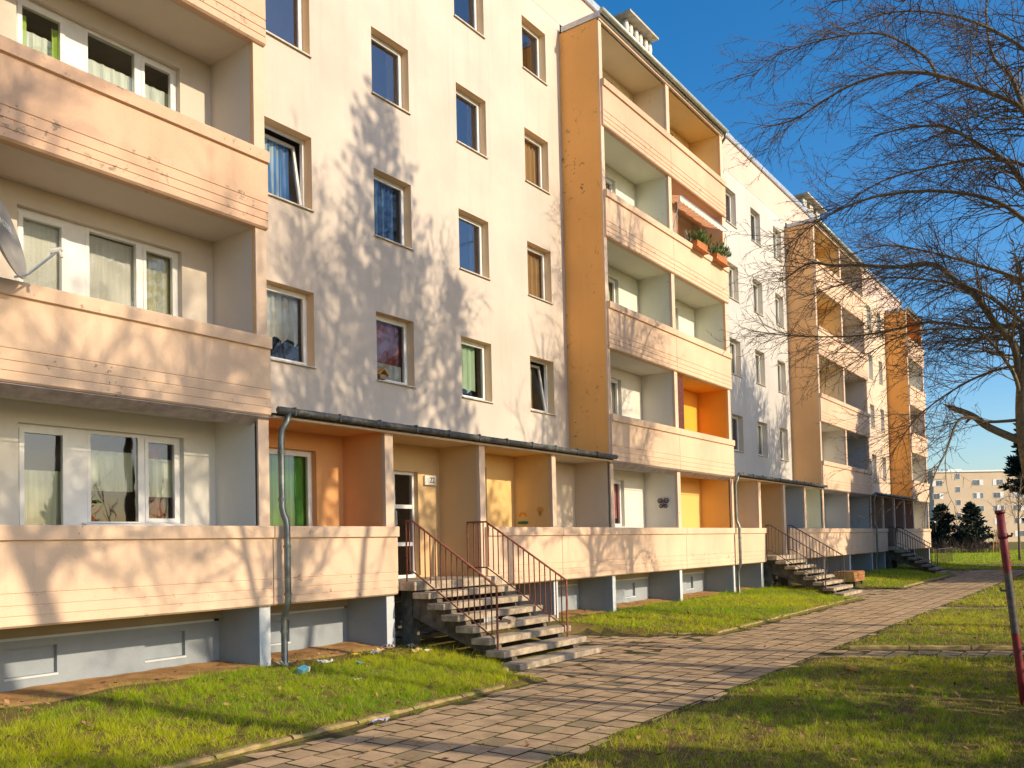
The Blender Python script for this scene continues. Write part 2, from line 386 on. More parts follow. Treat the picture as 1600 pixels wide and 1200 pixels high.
def make_ground():
    nx, ny = GNX, GNY
    vs_ = []; fs = []
    for j in range(ny):
        for i in range(nx):
            vs_.append((GX0+(GX1-GX0)*i/(nx-1), GY0+(GY1-GY0)*j/(ny-1), HF[j, i]))
    for j in range(ny-1):
        for i in range(nx-1):
            a = j*nx+i; fs.append((a, a+1, a+nx+1, a+nx))
    B = 4000.
    i0 = len(vs_)
    vs_ += [(-B, -B, 0), (B, -B, 0), (B, B, 0), (-B, B, 0), (GX0, GY0, 0), (GX1, GY0, 0), (GX1, GY1, 0), (GX0, GY1, 0)]
    for q in ((0, 1, 5, 4), (1, 2, 6, 5), (2, 3, 7, 6), (3, 0, 4, 7)): fs.append(tuple(i0+k for k in q))
    me = bpy.data.meshes.new('ground'); me.from_pydata(vs_, [], fs); me.materials.append(MATS['ground']); me.materials.append(MATS['joint_soil'])
    for p in me.polygons:
        if p.index < (nx-1)*(ny-1) and in_path(p.center.x, p.center.y): p.material_index = 1
    me.polygons.foreach_set('use_smooth', [True]*len(me.polygons))
    o = bpy.data.objects.new('ground', me); COL.objects.link(o); o['kind'] = 'structure'
make_ground()

# path: paving slabs
def make_path():
    pth = bpy.data.objects.new('path', None); COL.objects.link(pth); pth['kind'] = 'structure'
    h = PITCH_T/2-.008
    protos = []
    for k in range(5):
        r = random.Random(k)
        mb = MB(); j = lambda: r.uniform(-.006, .006)
        c = [(-h+j(), -h+j()), (h+j(), -h+j()), (h+j(), h+j()), (-h+j(), h+j())]
        t = .006
        top = [(x*(1-t/h), y*(1-t/h), 0.) for x, y in c]; mid = [(x, y, -.003) for x, y in c]; bot = [(x, y, -.05) for x, y in c]
        mb.poly(top)
        for i in range(4):
            jn = (i+1) % 4
            mb.quad(mid[i], mid[jn], top[jn], top[i]); mb.quad(bot[i], bot[jn], mid[jn], mid[i])
        me = bpy.data.meshes.new('paving_slab'); me.from_pydata(mb.v, [], mb.f); me.materials.append(MATS['paver']); me.materials.append(MATS['joint_soil']); me.polygons.foreach_set('material_index', [0]+[1]*(len(mb.f)-1)); protos.append(me)
    cells = []
    for row in range(-50, 35):
        y = 4.05+PITCH_T*(row+.5)
        off = (.5 if row % 2 else 0)+.07*math.sin(row*2.3)
        for cx in range(-20, 190):
            x = PITCH_T*(cx+off)
            if x > 64 or y < -12: continue
            if not in_path(x, y): continue
            if 10.9 < x < 13.5 and 7.78 < y: continue
            d = math.hypot(x, y)
            ang = math.degrees(math.atan2(y, x))
            cells.append((0 if 3.5 < ang < 68 else 1, d, x, y))
    cells.sort()
    r = random.Random(3)
    rest = []
    for n, (vis, d, x, y) in enumerate(cells):
        dz = r.uniform(-.004, .003); tilt = (r.uniform(-.012, .012), r.uniform(-.012, .012), r.uniform(-.018, .018))
        if y < 4.45 or y > 6.85: dz -= .008*r.random(); tilt = (tilt[0]*2, tilt[1]*2, tilt[2]*2)
        loc = (x+r.uniform(-.003, .003), y+r.uniform(-.003, .003), dz)
        if n < 300:
            o = bpy.data.objects.new('paving_slab', protos[r.randrange(5)]); COL.objects.link(o); o.parent = pth
            o.location = loc; o.rotation_euler = (tilt[0], tilt[1], tilt[2]+r.randrange(4)*math.pi/2)
        else: rest.append((loc, tilt, r.randrange(5)))
    vs_, fs = [], []
    for loc, tilt, k in rest:
        from_e = Matrix.LocRotScale(Vector(loc), __import__('mathutils').Euler(tilt), None)
        i = len(vs_); me = protos[k]
        vs_ += [tuple(from_e @ v.co) for v in me.vertices]; fs += [tuple(i+q for q in p.vertices) for p in me.polygons]
    me = bpy.data.meshes.new('paving_slabs_beyond'); me.from_pydata(vs_, [], fs); me.materials.append(MATS['paver']); me.materials.append(MATS['joint_soil'])
    me.polygons.foreach_set('material_index', ([0]+[1]*8)*len(rest))
    o = bpy.data.objects.new('paving_slabs_beyond', me); COL.objects.link(o); o.parent = pth; o['kind'] = 'stuff'
    return pth
PATH = make_path()

def kerb_run(pts, zt=.075, w=.075, L=1.0):
    r = random.Random(len(pts)*7+int(pts[0][0]*10))
    seg = []
    for (x0, y0), (x1, y1) in zip(pts[:-1], pts[1:]):
        d = math.hypot(x1-x0, y1-y0); n = max(1, round(d/L))
        for k in range(n):
            seg.append(((x0+(x1-x0)*k/n, y0+(y1-y0)*k/n), (x0+(x1-x0)*(k+1)/n, y0+(y1-y0)*(k+1)/n)))
    for a, b in seg:
        cx, cy = (a[0]+b[0])/2, (a[1]+b[1])/2; dx, dy = b[0]-a[0], b[1]-a[1]; l = math.hypot(dx, dy); dx /= l; dy /= l
        mb = MB(); hl = l/2-.012
        # uneven rounded top edge
        N = 6; rows = []
        for i in range(N+1):
            t = -hl+2*hl*i/N
            wz = zt+r.uniform(-.012, .008); ww = w+r.uniform(-.008, .006)
            px, py = cx+dx*t, cy+dy*t
            prof = [(-ww, -.06), (-ww, wz-.022), (-ww+.022, wz), (ww-.022, wz), (ww, wz-.022), (ww, -.06)]
            rows.append([(px-dy*q, py+dx*q, z) for q, z in prof])
        for i in range(N):
            for k in range(5): mb.quad(rows[i][k], rows[i+1][k], rows[i+1][k+1], rows[i][k+1])
        mb.poly(rows[0]); mb.poly(list(reversed(rows[-1])))
        tz = r.uniform(-.02, .02)
        mb.build('kerb_stone', 'kerb', PATH, origin=(cx, cy, tz*.3))
kerb_run([(-6, 7.06), (9.5, 7.08)], .055, .065, .9)
kerb_run([(9.55, 7.12), (10.85, 8.0)], .06, .05, .8)
kerb_run([(16.9, 7.1), (28.2, 7.14)], .06, .065, .8)
kerb_run([(16.0, 9.3), (16.5, 7.75), (16.9, 7.15)], .05, .05, .6)
kerb_run([(34.5, 7.1), (45.3, 7.1)], .07)
kerb_run([(15.55, 4.1), (20.5, -6.5)], .07, .05)

# ------------------------------------------------------------------ the apartment block
D0 = 10.324       # front of the parapets
W = 11.55         # upper facade
LB = 11.42        # back walls of the loggias
BLD = thing('apartment_building', (8.3, 11.5, 0), 'long five-storey apartment block of prefabricated panels with stacked peach loggias and cream walls', 'apartment building')
def gy(k): return 1.35+2.8*k

def wall_openings(mb, x0, x1, z0, z1, y, ops, depth=.2, m=0, mr=0):
    xs = sorted({x0, x1, *[v for o in ops for v in o[:2] if x0 < v < x1]}); zs = sorted({z0, z1, *[v for o in ops for v in o[2:4] if z0 < v < z1]})
    for i in range(len(xs)-1):
        for j in range(len(zs)-1):
            cx, cz = (xs[i]+xs[i+1])/2, (zs[j]+zs[j+1])/2
            if any(o[0] < cx < o[1] and o[2] < cz < o[3] for o in ops): continue
            mb.quad((xs[i], y, zs[j]), (xs[i+1], y, zs[j]), (xs[i+1], y, zs[j+1]), (xs[i], y, zs[j+1]), m)
    for a, b, c, d in ops:
        e = y+depth
        mb.quad((a, y, c), (a, e, c), (a, e, d), (a, y, d), mr); mb.quad((b, y, c), (b, y, d), (b, e, d), (b, e, c), mr)
        mb.quad((a, y, d), (a, e, d), (b, e, d), (b, y, d), mr); mb.quad((a, y, c), (b, y, c), (b, e, c), (a, e, c), mr)

def curtain_mesh(x0, x1, z0, z1, y, amp=.025, waves=None, gather=0, wavy_hem=0, seed=0):
    mb = MB(); n = max(14, int((x1-x0)*34)); r = random.Random(seed); ph = r.uniform(0, 6); wv = waves or (x1-x0)*7
    rows = [z1, z1-.08*(z1-z0), z1-.5*(z1-z0), z0]
    P = []
    for q, z in enumerate(rows):
        row = []
        for i in range(n+1):
            t = i/n; x = x0+(x1-x0)*t
            if gather and q > 0: x = x0+(x-x0)*(1-gather*math.sin(math.pi*min(1, q/3)))
            yy = y+amp*(.35 if q == 0 else 1)*(math.sin(ph+t*wv*6.283)+.4*math.sin(ph*2+t*wv*6.283*1.7))
            zz = z+(wavy_hem*abs(math.sin(t*3.14*wv*.5)) if q == 3 else 0)
            row.append((x, yy, zz))
        P.append(row)
    for q in range(3):
        for i in range(n): mb.quad(P[q+1][i], P[q+1][i+1], P[q][i+1], P[q][i])
    return mb
def frame_ring(mb, x0, x1, z0, z1, y0, y1, w, m=0):
    mb.box(x0, x0+w, y0, y1, z0, z1, m); mb.box(x1-w, x1, y0, y1, z0, z1, m)
    mb.box(x0+w, x1-w, y0, y1, z1-w, z1, m); mb.box(x0+w, x1-w, y0, y1, z0, z0+w, m)
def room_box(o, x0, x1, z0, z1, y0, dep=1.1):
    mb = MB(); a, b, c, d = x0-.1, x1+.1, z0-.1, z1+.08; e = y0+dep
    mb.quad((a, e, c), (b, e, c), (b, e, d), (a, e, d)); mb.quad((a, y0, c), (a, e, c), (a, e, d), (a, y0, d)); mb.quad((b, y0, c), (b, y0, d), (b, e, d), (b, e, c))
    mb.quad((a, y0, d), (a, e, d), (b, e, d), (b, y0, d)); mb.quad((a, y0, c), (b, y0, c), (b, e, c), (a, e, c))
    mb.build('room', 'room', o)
CURT = 0
def add_curtain(o, x0, x1, z0, z1, y, mat, **kw):
    global CURT
    CURT += 1
    return curtain_mesh(x0, x1, z0, z1, y, seed=CURT, **kw).build('curtain', mat, o, smooth=True)
def window(x0, x1, z0, z1, ywall, style='plain', sill=True, depth=.19):
    yf = ywall+depth
    mb = MB()
    tilt = style in ('tilt_blue', 'tilt_green')
    frame_ring(mb, x0, x1, z0, z1, yf, yf+.07, .045)
    if not tilt: frame_ring(mb, x0+.046, x1-.046, z0+.046, z1-.046, yf-.012, yf+.05, .05)
    o = mb.build('window', 'pvc', BLD, origin=((x0+x1)/2, yf, z0))
    if tilt:
        a = R(9); h = z1-z0-.1; mb = MB(); xa, xb = x0+.05, x1-.05; zb = z0+.05; w = .055
        ny, nz = math.sin(a), math.cos(a)
        def P(x, t, dy): return Vector((x, yf+.01+t*ny+dy*nz, zb+t*nz-dy*ny))
        def bar(xl, xr, t0, t1):
            c = P((xl+xr)/2, (t0+t1)/2, .02); mb.obox(c, ((xr-xl)/2, 0, 0), (0, nz*.025, -ny*.025), (0, ny*(t1-t0)/2, nz*(t1-t0)/2))
        bar(xa, xa+w, 0, h); bar(xb-w, xb, 0, h); bar(xa+w, xb-w, 0, w); bar(xa+w, xb-w, h-w, h)
        mb.build('sash', 'pvc', o)
        g = MB(); g.quad(P(xa+w, w, .02), P(xb-w, w, .02), P(xb-w, h-w, .02), P(xa+w, h-w, .02)); g.build('pane', 'glass', o)
    else:
        g = MB(); g.quad((x0+.09, yf+.02, z0+.09), (x1-.09, yf+.02, z0+.09), (x1-.09, yf+.02, z1-.09), (x0+.09, yf+.02, z1-.09)); g.build('pane', 'glass_bright' if style in ('plain', 'side') else 'glass', o)
    if sill:
        s = MB(); s.prism([(ywall-.045, z0-.02), (ywall-.045, z0+.004), (yf-.014, z0+.035), (yf-.014, z0+.012)], x0-.02, x1+.02)
        s.build('window_sill', 'sill', o)
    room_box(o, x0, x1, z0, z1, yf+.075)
    yc = yf+.13; zt = z1-.03
    if style == 'tilt_blue': add_curtain(o, x0+.03, x1-.18, z0+.1, zt, yc+.12, 'cur_blue')
    elif style == 'blue': add_curtain(o, x0+.02, x1-.2, z0+.02, zt, yc, 'cur_blue2')
    elif style == 'red':
        add_curtain(o, x0+.02, x1-.12, z0+.16, zt, yc, 'cur_red', amp=.015); add_curtain(o, x0+.02, x1-.1, z0+.05, z0+.42, yc-.05, 'net_white')
    elif style == 'sheer': add_curtain(o, x0+.02, x1-.1, z0+.38, zt, yc, 'net_white', wavy_hem=.12); 
    elif style == 'mint': add_curtain(o, x0+.02, x1-.25, z0+.18, zt, yc, 'cur_mint', wavy_hem=.1)
    elif style == 'tilt_green': add_curtain(o, x0+.02, x1-.3, z0+.05, zt, yc+.12, 'cur_olive')
    elif style == 'green': add_curtain(o, x0+.02, x1-.02, z0+.03, zt, yc, 'cur_green')
    elif style == 'amber': add_curtain(o, x0+.02, x1-.02, z0+.03, zt, yc, 'cur_amber')
    elif style == 'net': add_curtain(o, x0+.02, x1-.02, z0+.03, zt, yc, 'net_grey')
    elif style == 'side': add_curtain(o, x1-.3, x1-.02, z0+.03, zt, yc, 'cur_amber')  # amber strip stands in for a reflection of the reveal in the pane
    elif style == 'pink': add_curtain(o, x0+.02, x1-.02, z0+.25, zt, yc, 'cur_pink')
    return o

ZS = [(5.13, 6.45), (7.91, 9.22), (10.68, 11.99), (13.45, 14.75)]
A_cols = [(9.2, 10.24), (11.78, 12.83), (14.34, 15.40), (16.93, 17.96)]
A_style = {(0, 0): 'sheer', (0, 1): 'tilt_blue', (0, 2): 'plain', (0, 3): 'side', (1, 0): 'red', (1, 1): 'blue', (1, 2): 'side', (1, 3): 'plain',
           (2, 0): 'mint', (2, 1): 'side', (2, 2): 'side', (2, 3): 'plain', (3, 0): 'tilt_green', (3, 1): 'amber', (3, 2): 'amber', (3, 3): 'side'}
B_cols = [(27.2, 28.2), (29.68, 30.72), (32.25, 33.28), (34.8, 35.78)]
C_cols = [(45.3, 46.2), (47.6, 48.5), (49.95, 50.9), (52.3, 53.2)]
def section(x0, x1, cols, mat, styles, rev):
    ops = [(a, b, z0, z1) for a, b in cols for z0, z1 in ZS]
    mb = MB(); wall_openings(mb, x0, x1, 3.95, 15.35, W, ops, .26, 0, 1)
    mb.build('facade_wall', [mat, rev], BLD, origin=(x0, W, 3.95))
    for i, (a, b) in enumerate(cols):
        for j, (z0, z1) in enumerate(ZS): window(a, b, z0, z1, W, styles.get((i, j), 'net'))
plaster('reveal', (.84, .62, .38), .05, .08, bm=.2)
plaster('reveal_pale', (.74, .67, .56), .05, .08, bm=.2)
section(8.2, 18.66, A_cols, 'cream', A_style, 'reveal')
section(26.5, 36.4, B_cols, 'white_wall', {(1, 0): 'plain', (2, 1): 'net', (3, 0): 'net', (2, 3): 'plain', (1, 3): 'side'}, 'reveal_pale')
section(44.4, 54.4, C_cols, 'peach_wall', {}, 'reveal_pale')
# frieze and roof edge
mb = MB(); mb.quad((-2, W-.004, 15.35), (59, W-.004, 15.35), (59, W-.004, 16.62), (-2, W-.004, 16.62)); mb.build('frieze', 'frieze', BLD, origin=(0, W, 15.35))
mb = MB(); mb.box(-2.05, 59.05, W-.09, W+.5, 16.6, 16.78); mb.build('roof_edge', 'roof_edge', BLD)
mb = MB(); mb.box(-2, 59, W+.5, 23, 16.45, 16.62); mb.build('roof', 'tar', BLD)
mb = MB(); mb.box(-2, 59, 22.9, 23.1, .1, 16.45); mb.box(-2, -1.8, W, 22.9, .1, 16.6); mb.box(58.8, 59, W, 22.9, .1, 16.6); mb.build('outer_wall', 'peach_wall', BLD)
mb = MB(); mb.box(-1.8, 58.8, 13.6, 13.7, .1, 16.4); mb.build('inner_wall', 'room', BLD)
mb = MB(); mb.box(-2, 0.49, W-.1, W+.1, .1, 15.35); mb.build('facade_wall', 'cream', BLD)

# parapet panels
def parapet(x0, x1, k, mat='parapet', flash=False, y=D0):
    z0 = 1.136+2.8*k; zt = z0+1.171; t = .13
    g = []
    for h in (.125, .245, .385): g += [(y, z0+h-.013), (y+.012, z0+h-.007), (y+.012, z0+h+.007), (y, z0+h+.011)]
    prof = [(y+t, z0-.01), (y+.03, z0)]+[(y, z0+.025)]+g+[(y, zt-.18), (y-.045, zt-.172), (y-.05, zt-.014), (y-.038, zt), (y+t+.03, zt), (y+t+.03, zt-.17), (y+t, zt-.18)]
    mb = MB(); mb.prism(prof, x0, x1)
    mb.build('parapet_panel', mat, BLD, origin=((x0+x1)/2, y, z0))
for x0, x1 in ((.49, 4.36), (4.375, 8.285), (8.3, 10.95), (13.5, 16.22), (16.235, 22.765), (22.78, 26.6), (26.615, 29.25), (31.7, 36.5), (36.515, 40.4), (40.415, 44.4), (44.42, 47.3), (49.33, 54.4), (54.415, 58.85)):
    parapet(x0, x1, 0)

# one loggia: painted lining with an opening in its back wall
def balcony_set(x0, x1, z0, kind, ops_only=False):
    """door + window combination; x0..x1 the opening, z0 the floor"""
    zt = z0+2.3; yf = LB+.10
    xd = x0+.27*(x1-x0)/1.0*1.0
    wd = (x1-x0)
    xd1 = x0+wd*.305; xp1 = x0+wd*.40
    xm = x0+wd*.735; ss = z0+1.0
    mb = MB()
    frame_ring(mb, x0, xd1, z0, zt, yf, yf+.08, .05)
    frame_ring(mb, x0+.052, xd1-.052, z0+.052, zt-.052, yf-.015, yf+.05, .06)
    mb.box(xd1, xp1, yf+.005, yf+.06, ss, zt)                          # solid panel beside the door
    frame_ring(mb, xp1, x1, ss, zt, yf, yf+.08, .05)
    mb.box(xm-.05, xm+.05, yf-.005, yf+.07, ss+.05, zt-.05)
    frame_ring(mb, xm+.052, x1-.052, ss+.052, zt-.052, yf-.015, yf+.05, .05)
    mb.box(xd1, x1, yf-.01, yf+.05, z0, ss)
    o = mb.build('balcony_window', 'pvc', BLD, origin=((x0+x1)/2, yf, z0))
    for a, b, c, d in ((x0+.10, xd1-.10, z0+.1, zt-.1), (xp1+.05, xm-.05, ss+.05, zt-.05), (xm+.10, x1-.10, ss+.1, zt-.1)):
        g = MB(); g.quad((a, yf+.02, c), (b, yf+.02, c), (b, yf+.02, d), (a, yf+.02, d)); g.build('pane', 'glass', o)
    s = MB(); s.prism([(LB-.03, ss-.02), (LB-.03, ss+.01), (yf-.016, ss+.035), (yf-.016, ss+.01)], xp1-.08, x1+.01); s.build('window_sill', 'pvc', o)
    room_box(o, x0, x1, z0, zt, yf+.085, .9)
    yc = yf+.12
    P3 = ((x0+.06, xd1-.06), (xp1+.02, xm-.02), (xm+.06, x1-.06))
    if kind == 'bay1_2':
        for q, (a, b) in enumerate(P3): add_curtain(o, a, b, ss+.0, ss+.95, yc, 'net_green', wavy_hem=.08)
        add_curtain(o, x0+.06, x0+.2, z0+.1, zt-.2, yc-.06, 'cur_lime'); add_curtain(o, xd1-.2, xd1-.06, z0+.1, zt-.2, yc-.06, 'cur_lime')
    elif kind == 'bay1_1':
        b = MB()
        for i in range(34): z = z0+.12+i*.062; b.box(P3[0][0], P3[0][1], yc-.02, yc+.02, z, z+.0615)
        b.build('blind', 'net_white', o)
        add_curtain(o, *P3[1], ss-.2, zt-.06, yc, 'net_grey', amp=.012, waves=26); add_curtain(o, *P3[2], ss-.2, zt-.06, yc, 'cur_olive', amp=.012, waves=22)
    elif kind == 'bay1_0':
        add_curtain(o, *P3[0], z0+.1, z0+1.72, yc, 'net_green', amp=.015); add_curtain(o, P3[1][0], P3[1][1]-.06, ss+.48, ss+1.04, yc, 'net_green'); add_curtain(o, *P3[2], ss+.42, ss+.98, yc, 'net_green')
        add_curtain(o, P3[2][0]+.15, P3[2][1], ss+.05, zt-.1, yc+.12, 'cur_dkred', gather=.35); add_curtain(o, P3[2][0]-.02, P3[2][0]+.2, ss+.9, zt-.1, yc+.12, 'cur_dkred')
    elif kind == 'pink':
        add_curtain(o, *P3[2], ss+.25, zt-.1, yc, 'cur_pink')
    elif kind == 'net':
        for a, b in P3: add_curtain(o, a, b, ss, zt-.05, yc, 'net_grey')
    return o
def cell(x0, x1, k, mat, opening=None, kind=None, zfloor=None, ztop=None, parent=None):
    z0 = gy(k) if zfloor is None else zfloor; z1 = 3.925+2.8*k if ztop is None else ztop
    yf = D0+.135
    mb = MB(); ops = [opening] if opening else []
    wall_openings(mb, x0, x1, z0, z1, LB, ops, .16)
    mb.quad((x0, yf, z0), (x0, LB, z0), (x0, LB, z1), (x0, yf, z1)); mb.quad((x1, yf, z0), (x1, yf, z1), (x1, LB, z1), (x1, LB, z0))
    mb.quad((x0, yf, z1), (x0, LB, z1), (x1, LB, z1), (x1, yf, z1))
    mb.build('loggia_wall', mat, BLD, origin=(x0, LB, z0))
    if kind: balcony_set(opening[0], opening[1], z0, kind)
def bay(piers, cells, mats, side, sets, oldk=()):
    """piers: [(x0, x1)..]; between neighbours lie the loggia cells of five storeys"""
    x0, x1 = piers[0][0], piers[-1][1]
    mb = MB(); mb.box(piers[0][0], piers[0][1], D0+.10, W+.02, 3.98, 15.05); mb.build('side_wall', side, BLD, origin=(x0, W, 4))
    mb = MB(); mb.box(piers[-1][0], piers[-1][1], D0+.10, W+.02, 3.98, 15.05); mb.build('side_wall', side, BLD, origin=(x1, W, 4))
    for a, b in piers:
        p = MB(); p.box(a, b, D0+.06, D0+.098, 1.2, 15.05); p.build('pier', 'pier_front', BLD, origin=(a, D0, 1.2))
    for a, b in piers[1:-1]:
        p = MB(); p.box(a+.002, b-.002, D0+.10, W-.02, 1.2, 15.05); p.build('partition_wall', 'pier_front', BLD, origin=(a, D0, 1.2))
    for k in range(1, 5):
        for (a, _), (_, b) in zip([(p[0], 0) for p in piers[:-1]], [(0, p[1]) for p in piers[1:]]):
            pass
    for k in range(5):
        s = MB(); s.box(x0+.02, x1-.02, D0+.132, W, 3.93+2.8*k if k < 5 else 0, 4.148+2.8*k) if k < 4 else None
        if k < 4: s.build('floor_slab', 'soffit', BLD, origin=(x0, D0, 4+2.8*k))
    for i in range(len(piers)-1):
        a, b = piers[i][1]+.003, piers[i+1][0]-.003
        for k in range(5):
            st = sets.get((i, k)); op = None; kind = None
            if st: op = (st[0], st[1], gy(k), gy(k)+2.3); kind = st[2]
            cell(a, b, k, mats[i][k], op, kind, ztop=15.0 if k == 4 else None)
    for k in range(1, 5):
        edges = [piers[0][0]+.02]+[(p[0]+p[1])/2 for p in piers[1:-1]]+[piers[-1][1]+.01]
        for a, b in zip(edges[:-1], edges[1:]):
            parapet(a+.006, b-.006, k, 'parapet_old' if k in oldk else 'parapet')
    # metal drip edge under the first-floor panels, set back under them
    d = MB(); z = 1.136+2.8
    d.obox(((x0+x1)/2, D0+.10, z-.075), ((x1-x0)/2-.01, 0, 0), (0, .11, -.055), (0, .002, .004)); d.build('drip_flashing', 'flashing', BLD)
    rf = MB(); rf.box(x0-.03, x1+.03, D0-.02, W-.092, 15.06, 15.2); rf.build('loggia_roof', 'roof_edge', BLD, origin=(x0, D0, 15))
    fa = MB(); fa.box(x0+.0, x1, D0+.03, D0+.10, 15.0, 15.056); fa.build('roof_fascia', 'pier_front', BLD)
    gt = MB(); gt.tube([(x0-.06, D0-.09, 15.17), (x1+.05, D0-.09, 15.15)], .072, 10); gt.build('gutter', 'gutter_light', BLD, smooth=True)
    dp = MB(); dp.tube([(x1, D0-.09, 15.12), (x1+.03, D0-.02, 14.95), (x1+.09, D0+.15, 14.8), (x1+.1, W-.1, 14.6), (x1+.1, W-.08, 4.1)], .045, 8); dp.build('downpipe', 'zinc', BLD, smooth=True)

b1op = lambda k: (5.21, 7.56, {0: 'bay1_0', 1: 'bay1_1', 2: 'bay1_2'}.get(k, 'net'))
bay([(.3, .49), (4.28, 4.46), (8.10, 8.29)], 2,
    [['c_wht', 'c_bei', 'c_bei', 'c_bei', 'c_bei'], ['c_wht', 'c_bei', 'c_bei', 'c_bei', 'c_bei']], 'bay_side',
    {(1, k): b1op(k) for k in range(5)}, oldk=(2, 3, 4))
bay([(18.6, 18.75), (22.42, 22.62), (26.38, 26.58)], 2,
    [['c_wht', 'c_wht', 'c_grn', 'c_grn', 'c_tan'], ['c_och', 'c_org', 'c_grn', 'c_pch', 'c_ytn']], 'bay_side',
    {**{(0, k): (19.25, 21.2, 'pink' if k == 0 else 'net' if k % 2 else 'bay1_1') for k in range(5)}, **{(1, k): (23.05, 25.1, 'net') for k in range(1, 5)}}, oldk=(4,))
bay([(36.3, 36.5), (40.2, 40.4), (44.25, 44.42)], 2,
    [['c_gry', 'c_wht', 'c_tan', 'c_ytn', 'c_ytn'], ['c_gry', 'c_blg', 'c_bei', 'c_bei', 'c_bei']], 'bay_side_plain',
    {**{(0, k): (36.95, 38.9, 'net') for k in range(5)}, **{(1, k): (40.9, 42.9, 'net') for k in range(5)}})
bay([(54.2, 54.4), (58.65, 58.85)], 1, [['c_wht', 'c_wht', 'c_bei', 'c_wht', 'c_dor']], 'bay_side_deep', {(0, k): (55, 57, 'net') for k in range(5)})

# ground-floor porches between the bays
def porch(x0, x1, piers, mats, ops, landing=None, name=''):
    """open ground-floor row under a lean-to roof"""
    xs = [(x0, x0)]+piers+[(x1, x1)]
    for a, b in piers:
        p = MB(); p.box(a, b, D0+.06, D0+.098, 1.2, 3.95); p.build('pier', 'pier_front', BLD, origin=(a, D0, 1.2))
        p = MB(); p.box(a+.002, b-.002, D0+.10, W-.02, 1.2, 3.95); p.build('partition_wall', 'pier_front', BLD, origin=(a, D0, 1.2))
    for i in range(len(xs)-1):
        cell(xs[i][1]+.003, xs[i+1][0]-.003, 0, mats[i], ops.get(i), None, ztop=3.94)
    r = MB(); r.prism([(D0-.05, 3.952), (D0-.05, 3.985), (W-.004, 4.13), (W-.004, 3.952)], x0+.02, x1-.02); r.build('porch_roof', 'tar', BLD, origin=(x0, D0, 4))
    fa = MB(); fa.box(x0+.03, x1-.03, D0-.03, D0+.056, 3.915, 3.95); fa.build('roof_fascia', 'pier_front', BLD)
    g = MB(); n = 10
    pts = [(x0+.03+(x1-x0-.06)*i/n, D0-.13, 4.02+.004*math.sin(i*2.1)-.002*i/n) for i in range(n+1)]
    g.tube(pts, .056, 10); gt = g.build('gutter', 'gutter_dark', BLD, smooth=True)
    for i in range(int((x1-x0)/.9)):
        br = MB(); x = x0+.3+i*.9; br.box(x, x+.025, D0-.192, D0-.06, 3.958, 4.082); br.build('gutter_bracket', 'gutter_dark', gt)
porch(8.29, 18.6, [(10.74, 10.94), (13.37, 13.55), (15.97, 16.13)], ['c_por', 'c_ent', 'c_yel', 'c_bg2'],
      {0: (9.05, 10.12, gy(0), 3.64), 1: (11.55, 12.72, gy(0), 3.42), 2: (13.85, 14.95, gy(0), 3.64), 3: (16.6, 17.5, gy(0), 3.6)})
porch(26.58, 36.3, [(28.85, 29.07), (31.42, 31.64), (33.88, 34.1)], ['c_bg2', 'c_ent', 'c_gry', 'c_grn'],
      {0: (27.0, 28.3, gy(0), 3.5), 1: (29.6, 30.8, gy(0), 3.42), 2: (32.1, 33.1, gy(0), 3.6)})
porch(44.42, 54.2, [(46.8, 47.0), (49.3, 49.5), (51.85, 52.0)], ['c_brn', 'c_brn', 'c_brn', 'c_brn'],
      {0: (44.9, 46.0, gy(0), 3.5), 1: (47.5, 48.7, gy(0), 3.42)})
window(9.05, 10.12, gy(0), 3.64, LB, 'green', sill=False, depth=.12)
window(13.85, 14.95, gy(0), 3.64, LB, 'net', sill=False, depth=.12)
window(16.6, 17.5, gy(0), 3.6, LB, 'net', sill=False, depth=.12)
window(32.1, 33.1, gy(0), 3.6, LB, 'net', sill=False, depth=.12)
window(44.9, 46.0, gy(0), 3.5, LB, 'net', sill=False, depth=.12)
def entry_door(x0, x1, zt):
    mb = MB(); y = LB+.1; z0 = gy(0)
    frame_ring(mb, x0, x1, z0, zt, y, y+.08, .06)
    for z in (z0+.62, z0+1.35): mb.box(x0+.06, x1-.06, y+.01, y+.06, z, z+.075)
    mb.box((x0+x1)/2-.04, (x0+x1)/2+.04, y+.005, y+.065, z0+.06, zt-.06)
    o = mb.build('entrance_door', 'pvc', BLD, origin=((x0+x1)/2, y, z0))
    for a, b in ((x0+.06, (x0+x1)/2-.04), ((x0+x1)/2+.04, x1-.06)):
        g = MB(); g.quad((a, y+.03, z0+.06), (b, y+.03, z0+.06), (b, y+.03, zt-.06), (a, y+.03, zt-.06)); g.build('pane', 'glass', o)
    h = MB(); h.tube([((x0+x1)/2+.02, y-.04, z0+.9), ((x0+x1)/2+.02, y-.04, z0+1.3)], .014, 6); h.build('handle', 'metal_light', o)
    room_box(o, x0, x1, z0, zt, y+.085)
entry_door(11.55, 12.72, 3.42); entry_door(29.6, 30.8, 3.42); entry_door(47.5, 48.7, 3.42)
# wooden shutters in the porch past the second bay
mb = MB(); mb.box(27.0, 28.3, LB+.02, LB+.06, gy(0), 3.5); sh = mb.build('shutter', 'wood_yellow', BLD)
mb = MB(); mb.obox((28.36, LB-.06, 2.42), (.02, .2, 0), (.012, -.002, 0), (0, 0, 1.06)); mb.build('shutter', 'wood_yellow', BLD)

